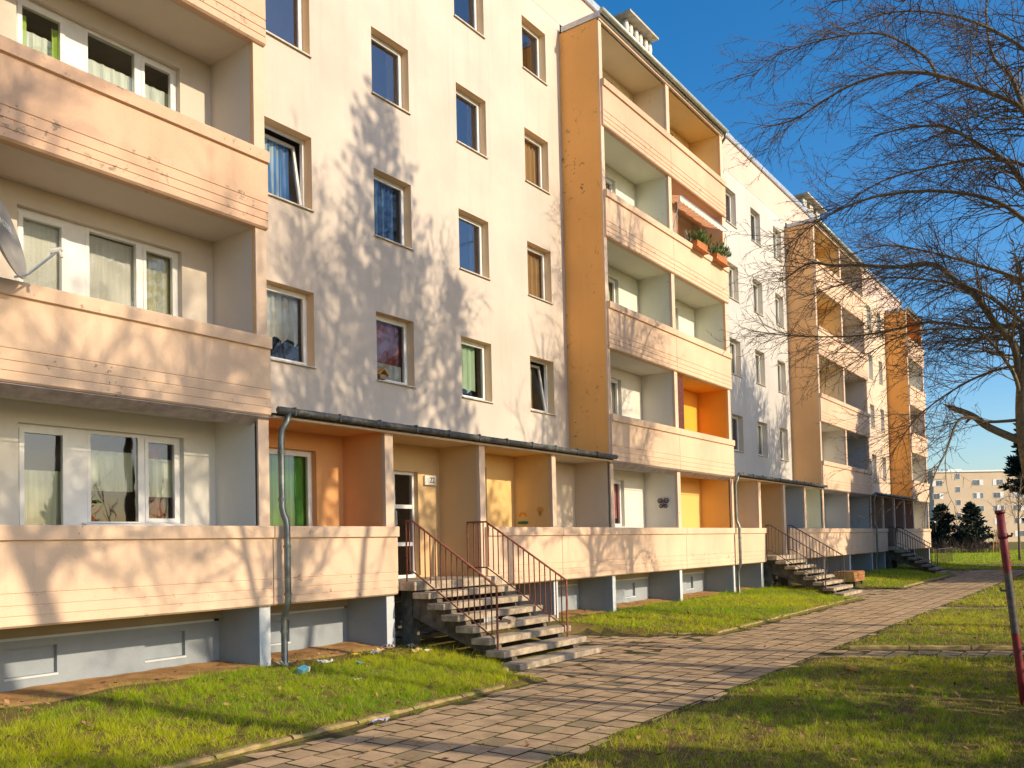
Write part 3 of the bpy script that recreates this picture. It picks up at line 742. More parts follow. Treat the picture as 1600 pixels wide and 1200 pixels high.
# floors, plinth
for x0, x1 in ((.3, 10.95), (13.5, 29.25), (31.7, 47.3), (49.33, 58.85)):
    mb = MB(); mb.box(x0, x1, D0+.14, LB-.003, 1.14, 1.347); mb.build('floor_slab', 'plinth_band', BLD, origin=(x0, D0, 1.2))
PL = 11.38
def plinth(x0, x1, niches):
    mb = MB(); wall_openings(mb, x0, x1, .05, .90, PL, niches, .07)
    for a, b, c, d in niches: mb.quad((a, PL+.07, c), (b, PL+.07, c), (b, PL+.07, d), (a, PL+.07, d))
    mb.build('plinth_wall', 'plinth', BLD, origin=(x0, PL, 0))
    for a, b, c, d in niches:
        q = MB(); q.box(a-.01, b+.01, PL-.012, PL+.06, c-.03, c-.002); q.build('niche_sill', 'plinth_edge', BLD)
    mb = MB(); mb.box(x0, x1-.12, PL-.05, PL+.05, .902, .935); mb.build('plinth_ledge', 'plinth_edge', BLD)
    mb = MB(); mb.box(x0, x1, PL-.03, PL+.06, .936, 1.139); mb.build('plinth_band', 'plinth_band', BLD)
plinth(.5, 8.1, [(1.3, 2., .44, .80), (3., 3.7, .44, .80), (5.02, 5.66, .44, .80), (6.88, 7.52, .44, .80)])
plinth(8.3, 10.75, [(8.75, 9.45, .44, .8)])
plinth(10.75, 13.5, [])
plinth(13.5, 18.6, [(14.2, 14.9, .44, .8), (16.6, 17.2, .44, .8)])
plinth(18.75, 22.45, [(19.1, 19.7, .44, .8), (21.0, 21.6, .44, .8)])
plinth(22.65, 26.4, [(23, 23.5, .44, .8), (25.0, 25.5, .44, .8)])
plinth(26.55, 44.3, [(30 + i*1.9, 30.6+i*1.9, .44, .8) for i in range(7)]); plinth(44.45, 58.7, [])
for a, b in ((.3, .49), (4.28, 4.46), (8.10, 8.29), (10.74, 10.93), (13.4, 13.56), (15.97, 16.13), (18.6, 18.75), (22.45, 22.6), (26.38, 26.56), (28.95, 29.15), (31.6, 31.78), (33.9, 34.08), (36.3, 36.5), (40.2, 40.4), (44.25, 44.42), (46.85, 47.05), (49.5, 49.68), (54.2, 54.4), (58.6, 58.8)):
    mb = MB(); mb.box(a, b, D0+.10, PL-.002, .05, 1.132); mb.build('plinth_pier', 'plinth', BLD, origin=(a, D0, 0))
    mb = MB(); mb.box(a-.002, b+.002, D0+.085, D0+.099, .05, 1.13); mb.build('pier_lit_edge', 'plinth_edge', BLD, origin=(a, D0, 0))  # whitish strip: sunlight on the pier front put into the colour

# rain pipes at the front
def downpipe(x, side=1):
    mb = MB(); y = D0-.13
    pts = [(x+.09, y, 4.0), (x+.06, y, 3.86), (x, y+.04, 3.74), (x-.01, y+.055, 3.62), (x-.01, y+.055, 2.58), (x-.005, y+.03, 2.48), (x+.005, y-.015, 2.38), (x+.005, y-.03, 2.28), (x+.005, y-.03, 1.22), (x+.0, y-.01, 1.1), (x-.005, y+.04, 1.0), (x-.005, y+.055, .9), (x-.005, y+.055, .28), (x+.0, y, .2), (x+.05, y-.08, .17)]
    mb.tube(pts, .048, 10); o = mb.build('downpipe', 'zinc', BLD, smooth=True)
    for z, yy, xx in ((3.4, y+.055, x-.01), (2.7, y+.055, x-.01), (2.0, y-.03, x+.005), (1.3, y-.03, x+.005), (.75, y+.055, x-.005)):
        c = MB(); c.tube([(xx, yy, z-.02), (xx, yy, z+.02)], .058, 10); c.build('pipe_clamp', 'zinc', o)
downpipe(8.42); downpipe(26.42); downpipe(44.33)

# ------------------------------------------------------------------ entrance stairs
def staircase(x0, x1, label, n):
    t = thing('entrance_stairs', ((x0+x1)/2, 9, 0), label, 'stairs', 'concrete entrance stairs along the block')
    mb = MB(); mb.box(x0+.02, x1-.02, 9.97, LB-.01, 1.2, 1.35); mb.build('landing', 'concrete', t, bevel=.012)
    for k in range(1, 8):
        z = 1.35-.18*k; y = 9.97-.31*k; r = random.Random(k*3+n)
        mb = MB(); mb.box(x0+.03+r.uniform(-.015, .015), x1-.02+r.uniform(-.015, .02), y, y+.37, z-.105, z); mb.build('tread', 'concrete', t, origin=((x0+x1)/2, y, z), bevel=.012)
    for xs in (x0+.28, x1-.42):
        mb = MB(); prof = [(10.1, .95), (10.1, 1.195)]
        for k in range(1, 8):
            z = 1.35-.18*k-.107; y = 9.97-.31*k; prof += [(y+.34, z+.18-.11 if k == 1 else z+.07), (y+.34, z), (y+.06, z)]
        prof = [(10.25, .72), (10.25, 1.19), (9.98, 1.19)]
        for k in range(1, 8):
            y = 9.97-.31*k; z = 1.35-.18*k-.107; prof += [(y+.31, z), (y+.05, z)] if k > 1 else [(y+.30, z), (y+.05, z)]
        prof += [(7.86, -.02), (8.2, -.02)]
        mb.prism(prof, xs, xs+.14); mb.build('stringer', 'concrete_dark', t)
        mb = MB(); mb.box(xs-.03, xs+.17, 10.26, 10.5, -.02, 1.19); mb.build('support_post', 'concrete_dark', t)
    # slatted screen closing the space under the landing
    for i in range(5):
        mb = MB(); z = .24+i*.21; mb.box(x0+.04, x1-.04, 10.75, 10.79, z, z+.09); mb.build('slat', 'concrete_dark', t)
    return t
staircase(10.95, 13.5, 'weathered concrete stairs with thick open treads up to the door beside the number sign', 0)
staircase(29.25, 31.66, 'concrete stairs with dark handrails beside the brown wooden cart', 1)
staircase(47.3, 49.3, 'shaded concrete stairs beside the farthest parapet, at the end of the block', 2)
def railing(x, mat, label, ytop=10.3, yl=10.15, ybot=8.36, gate=False):
    t = thing('stair_railing', (x, 9, .2), label, 'railing', 'metal railings on the entrance stairs')
    zt = 2.40; slope = 1.12/1.8; zb = zt-(yl-ybot)*slope
    def hz(y): return zt if y > yl else zt-(yl-y)*slope
    mb = MB(); mb.tube([(x, ytop, zt), (x, yl, zt), (x, ybot, zb)], .02, 7); mb.build('handrail', mat, t, smooth=True)
    mb = MB(); mb.tube([(x, ytop, zt-.88), (x, yl, zt-.88), (x, ybot+.06, zb-.84)], .014, 6); mb.build('lower_rail', mat, t, smooth=True)
    mb = MB(); mb.tube([(x, ybot, zb+.01), (x, ybot, .24)], .02, 7); mb.build('post', mat, t)
    mb = MB(); mb.tube([(x, ytop, zt+.01), (x, ytop, 1.3)], .016, 7); mb.build('post', mat, t)
    y = ybot+.11; rr_ = random.Random(int(x*10))
    while y < ytop-.05:
        mb = MB(); mb.box(x-.008, x+.008, y-.008, y+.008, hz(y)-.87+(.03 if y < yl else 0), hz(y)-.005)
        mb.build('baluster', mat, t, origin=(x, y, hz(y)-.87)); y += .117
    return t
railing(11.14, 'rail_rust', 'rust red railing on the near side of the stairs by the number sign')
railing(13.24, 'rail_rust', 'rust red railing on the far side of the stairs by the number sign', ytop=10.62)
railing(29.25, 'rail_dark', 'dark thin railing on the near side of the stairs by the wooden cart')
railing(31.5, 'rail_dark', 'dark thin railing on the far side of the stairs by the wooden cart')
railing(47.5, 'rail_dark', 'dark railing on the near side of the farthest shaded stairs')
railing(49.15, 'rail_dark', 'dark railing on the far side of the farthest shaded stairs')
# short fence past the end of the block
t = thing('low_fence', (62, 9.5, 0), 'low thin metal fence standing past the end of the block', 'fence')
mb = MB(); mb.tube([(60.5, 10.4, 1.0), (67, 10.4, 1.0)], .025, 5); mb.build('rail', 'rail_dark', t)
for i in range(22):
    mb = MB(); x = 60.5+i*.3; mb.box(x-.012, x+.012, 10.39, 10.41, .0, 1.0); mb.build('bar', 'rail_dark', t)

# ------------------------------------------------------------------ things on the facade
def text(name, s, size, mat, parent, loc, rot, ext=.002):
    c = bpy.data.curves.new(name, 'FONT'); c.body = s; c.size = size; c.extrude = ext; c.align_x = 'CENTER'; c.align_y = 'CENTER'
    o0 = bpy.data.objects.new(name+'_tmp', c); COL.objects.link(o0); bpy.context.view_layer.update()
    me = bpy.data.meshes.new_from_object(o0.evaluated_get(bpy.context.evaluated_depsgraph_get()))
    bpy.data.objects.remove(o0); me.materials.clear(); me.materials.append(MATS[mat])
    o = bpy.data.objects.new(name, me); COL.objects.link(o); o.parent = parent
    o.location = Vector(loc)-wloc(parent); o.rotation_euler = rot; return o
t = thing('house_number_sign', (13.03, LB-.03, 3.27), 'white house number box sign reading 22 beside the entrance door', 'sign')
mb = MB(); mb.box(12.87, 13.21, LB-.06, LB-.004, 3.17, 3.36); mb.build('sign_box', 'sign', t, bevel=.008)
text('number_text', '22', .155, 'ink', t, (13.08, LB-.063, 3.268), (R(90), 0, 0))
t = thing('entrance_light', (12.1, LB-.05, 3.6), 'small wall lamp box above the entrance door', 'lamp') if False else None

# satellite dishes
def sat_dish(c, nrm, rad, mat, label, txt=None, foot=None):
    t = thing('satellite_dish', c, label, 'satellite dish', 'satellite dishes on the loggias')
    nrm = Vector(nrm).normalized(); a = Vector((0, 0, 1)).cross(nrm).normalized(); b = nrm.cross(a); c = Vector(c)
    mb = MB(); N = 28; rings = [0, .3, .6, .85, 1.0]
    P = [[c+(a*math.cos(2*math.pi*i/N)*q*rad+b*math.sin(2*math.pi*i/N)*q*rad*1.08)+nrm*(q*q*rad*.22) for i in range(N)] for q in rings]
    for o_ in (0, .012):
        for k in range(len(rings)-1):
            for i in range(N):
                j = (i+1) % N; q = [P[k][i]-nrm*o_, P[k][j]-nrm*o_, P[k+1][j]-nrm*o_, P[k+1][i]-nrm*o_]
                mb.quad(*q)
    for i in range(N):
        j = (i+1) % N; mb.quad(P[-1][i], P[-1][j], P[-1][j]-nrm*.012, P[-1][i]-nrm*.012)
    mb.build('reflector', mat, t, smooth=True)
    low = c-b*rad*1.04+nrm*rad*.2; tip = c+nrm*rad*1.25-b*rad*.62
    mb = MB(); mb.tube([low-nrm*.05, low+nrm*.1, tip], .014, 6); mb.build('feed_arm', 'metal_light', t)
    mb = MB(); mb.tube([tip+nrm*.03, tip-nrm*.1], [.028, .035], 8); mb.tube([tip-b*.02, tip-b*.09], .02, 8); mb.build('receiver', 'dish_white', t)
    if foot:
        mb = MB(); mb.tube([c-nrm*.03, c-nrm*.14, Vector(foot)+Vector((0, 0, .5)), foot], .02, 8); mb.build('mast', 'metal_light', t)
    if txt:
        R3 = Matrix((a, b, nrm)).transposed()
        text('lettering', txt, .13, 'pvc', t, tuple(c+nrm*(.13*rad+.03)+a*.10+b*.14), R3.to_euler())
    return t
sat_dish((4.40, 10.1, 5.50), (.70, -.65, .26), .46, 'dish', 'grey satellite dish with white lettering on the nearest loggia parapet', 'ASTER', (4.1, 10.3, 4.6))
sat_dish((24.05, 10.62, 11.05), (.45, -.8, .35), .2, 'dish_white', 'small white satellite dish under the orange striped awning', None, (24.05, 10.66, 10.4))

# awning
t = thing('awning', (24.5, 10.9, 12.2), 'orange and white striped awning hung in an upper loggia above flower boxes', 'awning')
mb = MB(); N = 30; xa, xb = 22.72, 26.3; yb, zb_, yf_, zf = 11.2, 12.22, 10.18, 11.80
for i in range(N):
    q0, q1 = xa+(xb-xa)*i/N, xa+(xb-xa)*(i+1)/N
    s0, s1 = .02*math.sin(i*1.3), .02*math.sin((i+1)*1.3)
    ym, zm = (yb+yf_)/2, (zb_+zf)/2-.03
    mb.quad((q0, yf_, zf), (q1, yf_, zf), (q1, ym, zm+s1), (q0, ym, zm+s0)); mb.quad((q0, ym, zm+s0), (q1, ym, zm+s1), (q1, yb, zb_), (q0, yb, zb_))
mb.build('canopy', 'awning', t)
mb = MB()
for i in range(60):
    q0, q1 = xa+(xb-xa)*i/60, xa+(xb-xa)*(i+1)/60
    h = lambda q: .13+.04*abs(math.sin((q-xa)*math.pi/.24))
    mb.quad((q0, yf_-.004, zf-h(q0)), (q1, yf_-.004, zf-h(q1)), (q1, yf_-.004, zf+.02), (q0, yf_-.004, zf+.02))
mb.build('valance', 'net_white', t)
for x in (22.78, 26.25):
    mb = MB(); mb.tube([(x, 10.2, 11.78), (x, 10.45, 10.9)], .013, 6); mb.build('strut', 'metal_light', t)
mb = MB(); mb.tube([(xa, yf_, zf+.01), (xb, yf_, zf+.01)], .02, 6); mb.build('front_bar', 'metal_light', t)
mb = MB(); mb.box(22.70, 23.2, 10.52, 10.56, 10.4, 11.75); mb.box(23.2, 23.23, 10.50, 10.58, 10.42, 11.85); o = mb.build('privacy_screen', ['wood_brown'], None, origin=(23, 10.5, 10.4))
tag(o, 'brown upright screen panel beside the small dish under the awning', 'screen')
mb = MB(); mb.tube([(24.6, 10.55, 10.4), (24.6, 10.55, 11.15)], .03, 8); o = mb.build('white_tube', 'dish_white', None, origin=(24.6, 10.55, 10.4)); tag(o, 'white upright tube behind the flower boxes under the awning', 'pole')

def flower_box(x0, x1, z, label):
    t = thing('flower_box', ((x0+x1)/2, D0-.1, z), label, 'flower box', 'flower boxes on the loggia parapet')
    mb = MB(); y0, y1 = D0-.2, D0+.02
    mb.prism([(y0+.03, z), (y0, z+.19), (y1, z+.19), (y1-.03, z)], x0, x1); mb.build('planter', 'terracotta', t)
    mb = MB(); mb.box(x0-.05, x1+.05, D0-.24, D0+.04, z-.05, z-.01); mb.build('bracket_board', 'terracotta', t)
    r = random.Random(int(x0*10)); mb = MB()
    for i in range(240):
        p = Vector((r.uniform(x0-.03, x1+.03), r.uniform(y0-.06, y1+.04), z+.17)); l = r.uniform(.1, .34)
        d = Vector((r.gauss(0, .5), r.gauss(-.1, .5), 1)).normalized(); q = p+d*l; s = Vector((r.gauss(0, 1), r.gauss(0, 1), r.gauss(0, .5))).normalized()*r.uniform(.018, .04)
        mb.poly([q-d*.07, q+s, q+d*.09, q-s])
        if i % 3 == 0: mb.poly([p-s*.2, p+s*.2, q])
    mb.build('foliage', 'leaf_green', t)
    mb = MB()
    for i in range(12):
        p = Vector((r.uniform(x0, x1), r.uniform(y0, y1), z+r.uniform(.25, .45))); mb.obox(p, (.018, 0, 0), (0, .018, 0), (0, 0, .018))
    mb.build('blossom', 'flower', t)
zt2 = 2.307+2.8*3+.03
flower_box(23.75, 24.5, zt2-.12, 'terracotta flower box with green plants nearer the upright white tube'); flower_box(25.25, 26.05, zt2-.12, 'terracotta flower box with green plants at the far corner of the parapet')
# dark wooden screen, first floor of the second bay
t = thing('wooden_screen', (22.95, 10.5, 5.1), 'dark red-brown wooden screen standing on a first-floor loggia beside the orange walls', 'screen')
for i in range(5):
    mb = MB(); x = 22.66+i*.118; mb.box(x, x+.112, 10.49, 10.52, 5.0, 6.68); mb.build('board', 'wood_redbrown', t)

# wall decorations
t = thing('butterfly_ornament', (22.40, 10.83, 3.03), 'black and red metal butterfly ornament on a pale loggia side wall', 'wall ornament')
X = 22.403
def disc(mb, y, z, ry, rz, x=X, n=12, m=0, hole=0):
    for i in range(n):
        a0, a1 = 2*math.pi*i/n, 2*math.pi*(i+1)/n
        if hole:
            p = lambda a, q, xx: (xx, y+math.cos(a)*ry*q, z+math.sin(a)*rz*q)
            mb.quad(p(a0, 1, x), p(a1, 1, x), p(a1, hole, x), p(a0, hole, x), m)
            mb.quad(p(a0, 1, x-.02), p(a0, hole, x-.02), p(a1, hole, x-.02), p(a1, 1, x-.02), m)
            mb.quad(p(a0, 1, x), p(a0, 1, x-.02), p(a1, 1, x-.02), p(a1, 1, x), m)
        else: mb.poly([(x-.01, y, z), (x-.01, y+math.cos(a1)*ry, z+math.sin(a1)*rz), (x-.01, y+math.cos(a0)*ry, z+math.sin(a0)*rz)], m)
mb = MB()
for s in (-1, 1):
    disc(mb, 10.83+s*.095, 3.09, .075, .075, hole=.72); disc(mb, 10.83+s*.07, 2.94, .055, .06, hole=.7)
mb.build('wing', 'dec_black', t)
mb = MB()
for s in (-1, 1): disc(mb, 10.83+s*.085, 3.08, .04, .04); disc(mb, 10.83+s*.06, 2.95, .03, .03)
mb.build('wing_inlay', 'dec_blue', t)
mb = MB(); mb.tube([(X-.015, 10.83, 2.93), (X-.015, 10.83, 3.10)], .014, 6); mb.tube([(X-.015, 10.84, 3.1), (X-.015, 10.88, 3.2)], .004, 4); mb.tube([(X-.015, 10.82, 3.1), (X-.015, 10.78, 3.2)], .004, 4); mb.build('butterfly_body', 'dec_red', t)
t = thing('rainbow_sticker', (15.95, 11.18, 2.5), 'small painted orange arch with green hills on the ochre porch wall', 'wall sticker')
mb = MB()
for i in range(10):
    a0, a1 = math.pi*(.08+.84*i/10), math.pi*(.08+.84*(i+1)/10); p = lambda a, q: (15.962, 11.19-math.cos(a)*.12*q, 2.55+math.sin(a)*.13*q)
    mb.quad(p(a0, 1), p(a1, 1), p(a1, .55), p(a0, .55))
mb.build('arch', 'dec_orange', t)
mb = MB()
for yy, rz in ((11.29, .03), (11.22, .04), (11.15, .045), (11.09, .035)): disc(mb, yy, 2.435, .05, rz, x=15.972)
mb.build('hills', 'dec_green', t)
t = thing('balloon_sticker', (15.95, 10.72, 2.7), 'faint painted yellow-brown tree shape on the ochre porch wall', 'wall sticker')
mb = MB(); r = random.Random(2)
for i in range(9):
    a = -1.1+i*.27; mb.quad((15.961, 10.72-.008, 2.62), (15.961, 10.72+.008, 2.62), (15.961, 10.72+math.sin(a)*.13+.006, 2.62+math.cos(a)*.16), (15.961, 10.72+math.sin(a)*.13-.006, 2.62+math.cos(a)*.16))
disc(mb, 10.72, 2.605, .05, .035, x=15.972)
mb.build('painted_lines', 'dec_orange', t)

# roof ventilators
def roof_vent(x0, x1, label):
    t = thing('roof_ventilator', ((x0+x1)/2, 12.4, 16.62), label, 'roof ventilator', 'roof ventilators along the roof edge')
    mb = MB(); mb.box(x0+.05, x1+.45, 11.72, 12.9, 16.62, 17.2); mb.build('shaft', 'cap_conc', t)
    mb = MB(); mb.box(x0, x1, 11.52, 12.75, 17.66, 17.72); mb.build('cover_slab', 'cap_conc', t)
    L = x1-x0
    for i in range(6):
        x = x0+.3+L*(i//2)/3.0+(i % 2)*.27
        mb = MB(); mb.tube([(x, 11.84, 17.21), (x, 11.84, 17.28), (x, 11.84, 17.42), (x, 11.84, 17.56), (x, 11.84, 17.65)], [.06, .085, .10, .085, .04], 12); mb.build('vent_pipe', 'dish_white', t, smooth=True)
    for a in (x0+.1, x1-.25):
        mb = MB(); mb.box(a, a+.15, 12.3, 12.7, 17.2, 17.658); mb.build('cover_support', 'cap_conc', t)
    return t
roof_vent(22.6, 24.5, 'concrete roof ventilator with white round pipes above the second loggia stack')
roof_vent(39.7, 42.7, 'concrete roof ventilator seen at the roof edge above the third loggia stack')

# small plant on the ground-floor window board, birdhouse on a sill
t = thing('window_plant', (6.35, LB+.02, 2.4), 'small potted plant with reddish leaves behind the ground-floor window', 'plant')
mb = MB(); mb.tube([(6.25, LB+.19, 2.40), (6.25, LB+.19, 2.50)], [.045, .06], 10); mb.build('pot', 'terracotta', t)
r = random.Random(4); mb = MB()
for i in range(26):
    p = Vector((6.25+r.gauss(0, .04), LB+.19+r.gauss(0, .03), 2.5+r.uniform(.02, .36))); d = Vector((r.gauss(0, 1), r.gauss(0, .4), r.gauss(.2, .5))).normalized(); s = d.orthogonal().normalized()*.035
    mb.poly([p, p+d*.05+s, p+d*.12, p+d*.05-s], r.choice((0, 0, 1)))
mb.build('foliage', ['leaf_green', 'dec_red'], t)
t = thing('bird_house', (12.0, W+.06, 5.2), 'tiny wooden bird house standing on the sill of the red curtained window', 'bird house')
mb = MB(); mb.prism([(W-.02, 5.165), (W+.10, 5.165), (W+.10, 5.25), (W+.04, 5.25), (W-.02, 5.25)], 11.84, 12.0); mb.build('box', 'wood_brown', t)
mb = MB(); mb.obox((11.86, W+.04, 5.30), (.07, 0, .06), (0, .09, 0), (-.004, 0, .005)); mb.obox((11.99, W+.04, 5.30), (.07, 0, -.06), (0, .09, 0), (.004, 0, .005)); mb.build('roof', 'wood_yellow', t)

# wooden cart beside the second stairs
t = thing('wooden_cart', (36.2, 9.6, .1), 'brown wooden box cart parked on the grass beside the second stairs', 'cart')
cx, cy = 34.1, 8.9
for i in range(3):
    mb = MB(); mb.box(cx-.75+.0, cx+.75, cy-.42, cy-.39, .27+i*.115, .375+i*.115); mb.build('side_board', 'wood_cart', t)
for i in range(3):
    mb = MB(); mb.box(cx-.79, cx-.752, cy-.42, cy+.42, .27+i*.115, .375+i*.115); mb.build('end_board', 'wood_cart_lit_end', t)
for i in range(3):
    mb = MB(); mb.box(cx-.75, cx+.75, cy+.39, cy+.42, .27+i*.115, .375+i*.115); mb.build('side_board', 'wood_cart', t)
for i in range(7):
    mb = MB(); mb.box(cx-.75, cx+.75, cy-.385+i*.11, cy-.285+i*.11, .605, .635); mb.build('top_board', 'wood_cart', t)
for sx in (-.5, .5):
    for sy in (-.36, .36):
        mb = MB()
        mb.tube([(cx+sx, cy+sy-.03, .16), (cx+sx, cy+sy+.03, .16)], .11, 16); mb.build('wheel', 'rubber', t)
mb = MB(); mb.box(cx-.6, cx+.6, cy-.3, cy+.3, .21, .268); mb.build('chassis', 'rail_dark', t)

# red post at the right
t = thing('red_post', (11.17, 1.13, 0), 'peeling red metal clothes-line post with hooks on the right-hand lawn', 'post')
B0 = Vector((11.17, 1.07, -.05)); T0 = Vector((11.15, 1.235, 2.20))
P = lambda s: B0+(T0-B0)*s
mb = MB(); mb.tube([P(0), P(.2), P(.5), P(.8), P(1)], [.042]*5, 16); mb.build('tube', 'post_paint', t, smooth=True)
for a_, b_ in ((.985, 1.003), (.86, .885)):
    mb = MB(); mb.tube([P(a_), P(b_)], .053, 16); mb.build('collar', 'post_paint', t, smooth=True)
for s, sg in ((.872, -1), (.60, 1)):
    a = Vector((-.1, sg*1.0, 0)).normalized(); q = P(s)
    mb = MB(); mb.tube([q+a*.03, q+a*.085, q+a*.095+Vector((0, 0, .035))], .014, 7); mb.build('hook', 'post_paint', t)

# ------------------------------------------------------------------ litter and leaves
def crumple(name, x, y, s, mat, label, cat, group, seed):
    r = random.Random(seed); mb = MB(); n = 5; z = gz(x, y)+.02; P = []
    for j in range(n):
        P.append([(x+s*(i/(n-1)-.5)*2+r.uniform(-.2, .2)*s, y+s*(j/(n-1)-.5)*1.4+r.uniform(-.2, .2)*s, z+r.uniform(0, .8)*s) for i in range(n)])
    for j in range(n-1):
        for i in range(n-1): mb.quad(P[j][i], P[j][i+1], P[j+1][i+1], P[j+1][i])
    o = mb.build(name, mat, None, origin=(x, y, z)); tag(o, label, cat, group)
t = thing('blue_drink_carton', (8.15, 9.55, gz(8.15, 9.55)), 'crushed light blue drink carton on the grass beside the rain pipe', 'carton')
mb = MB(); mb.obox((8.15, 9.55, gz(8.15, 9.55)+.05), (.075, .015, .015), (-.015, .045, .015), (0, -.015, .04)); mb.build('carton_body', 'cyan_card', t, bevel=.01)
mb = MB(); mb.obox((8.222, 9.535, gz(8.15, 9.55)+.06), (.01, .003, .002), (-.015, .035, .012), (0, -.012, .032)); mb.build('label_print', 'paper', t)
for n, (x, y, s, m, lb) in enumerate([(8.75, 9.75, .11, 'paper', 'largest crumpled white paper lump near the blue carton'), (8.4, 10.25, .09, 'paper', 'white paper scrap close to the foot of the rain pipe'),
        (9.9, 9.9, .08, 'paper', 'white paper scrap in the middle of the grass before the stairs'), (10.1, 10.0, .09, 'tan_paper', 'tan paper scrap lying beside a white one before the stairs'),
        (10.6, 10.25, .11, 'lilac', 'pale lilac paper scrap on the shaded grass before the stairs'), (11.0, 10.1, .08, 'lilac', 'small lilac paper scrap nearest the stair support'),
        (9.6, 10.0, .06, 'yellow', 'small yellow wrapper on the grass among paper scraps'), (9.15, 9.45, .05, 'teal', 'tiny teal wrapper on the grass right of the blue carton'),
        (10.55, 9.6, .1, 'tan_paper', 'brown paper scrap on sunlit grass before the stairs'), (10.75, 9.5, .06, 'paper', 'small white scrap next to the brown scrap on sunlit grass'),
        (6.9, 6.85, .09, 'lilac', 'grey-white wrapper lying on the slabs against the kerb'), (12.55, 2.75, .05, 'yellow', 'small yellow wrapper on the shaded right lawn'), (8.3, 8.6, .05, 'paper', 'little pale scrap on the grass by the near kerb')]):
    crumple('litter_scrap', x, y, s, m, lb, 'litter', 'scraps of litter on the grass', n)
mb = MB(); mb.obox((12.9, 3.35, .07), (.14, .10, .0), (-.02, .03, 0), (0, 0, .02)); o = mb.build('wood_scrap', 'wood_yellow', None, origin=(12.9, 3.35, .05)); tag(o, 'pale stick of wood lying on the shaded right lawn', 'stick')
# broken slab piece on the stairs
mb = MB(); mb.obox((12.05, 8.78, .67), (.13, .03, .01), (-.02, .08, .02), (0, -.005, .025)); o = mb.build('stone_fragment', 'concrete', None, origin=(12.05, 8.78, .65)); tag(o, 'broken stone fragment lying on a tread of the nearest stairs', 'stone')

def scatter_leaves(n):
    V = np.zeros((n*4, 3)); T = np.ones((n*4, 4)); k = 0; r = random.Random(11)
    while k < n:
        d = 4+30*r.random()**1.6; a = R(r.uniform(4, 66)); x, y = d*math.cos(a), d*math.sin(a)
        if y > 11.0 or (in_path(x, y) and r.random() > .12): continue
        if y > 7 and x < 12 and r.random() < .3: y = r.uniform(9, 10.9)
        s = r.uniform(.018, .045); z = gz(x, y)+.03+r.random()*.03
        t1 = Vector((r.gauss(0, 1), r.gauss(0, 1), r.gauss(0, .35))).normalized(); t2 = t1.cross(Vector((r.gauss(0, .4), r.gauss(0, .4), 1))).normalized()
        c = Vector((x, y, z))
        V[k*4:k*4+4] = [c-t1*s, c+t2*s*.6, c+t1*s, c-t2*s*.6]
        q = r.random(); col = (.28*q+.12, .16*q+.06, .06*q+.03)
        T[k*4:k*4+4, :3] = col; k += 1
    o = raw_mesh('fallen_leaves', V, None, 4, 'dead_leaf', T); o['kind'] = 'stuff'; o['label'] = 'dry brown fallen leaves scattered over the grass'
scatter_leaves(2600)

# bare earth strip along the plinth
def earth_strip(x0, x1, w0):
    N = int((x1-x0)/.25); M = 9; vs_, fs = [], []
    for i in range(N+1):
        x = x0+(x1-x0)*i/N
        for j in range(M+1):
            wob = w0*(1+.35*noise.noise(Vector((x*.9, 3, 0)))); y = PL-.005-wob*j/M
            h = .30-.045*(j/M)**1.5+.03*noise.noise(Vector((x*2.3, y*2.3, 5)))+.012*noise.noise(Vector((x*9, y*9, 5)))
            if j == M: h = gz(x, y)-.02
            else: h = max(h, gz(x, y)+.012)
            vs_.append((x, y, h))
    for i in range(N):
        for j in range(M): a = i*(M+1)+j; fs.append((a, a+M+1, a+M+2, a+1))
    me = bpy.data.meshes.new('bare_earth'); me.from_pydata(vs_, [], fs); me.materials.append(MATS['dirt']); me.polygons.foreach_set('use_smooth', [True]*len(fs))
    o = bpy.data.objects.new('bare_earth', me); COL.objects.link(o); o['kind'] = 'structure'
earth_strip(0, 10.9, 1.0); earth_strip(13.55, 29.2, .75); earth_strip(31.8, 47, .5)

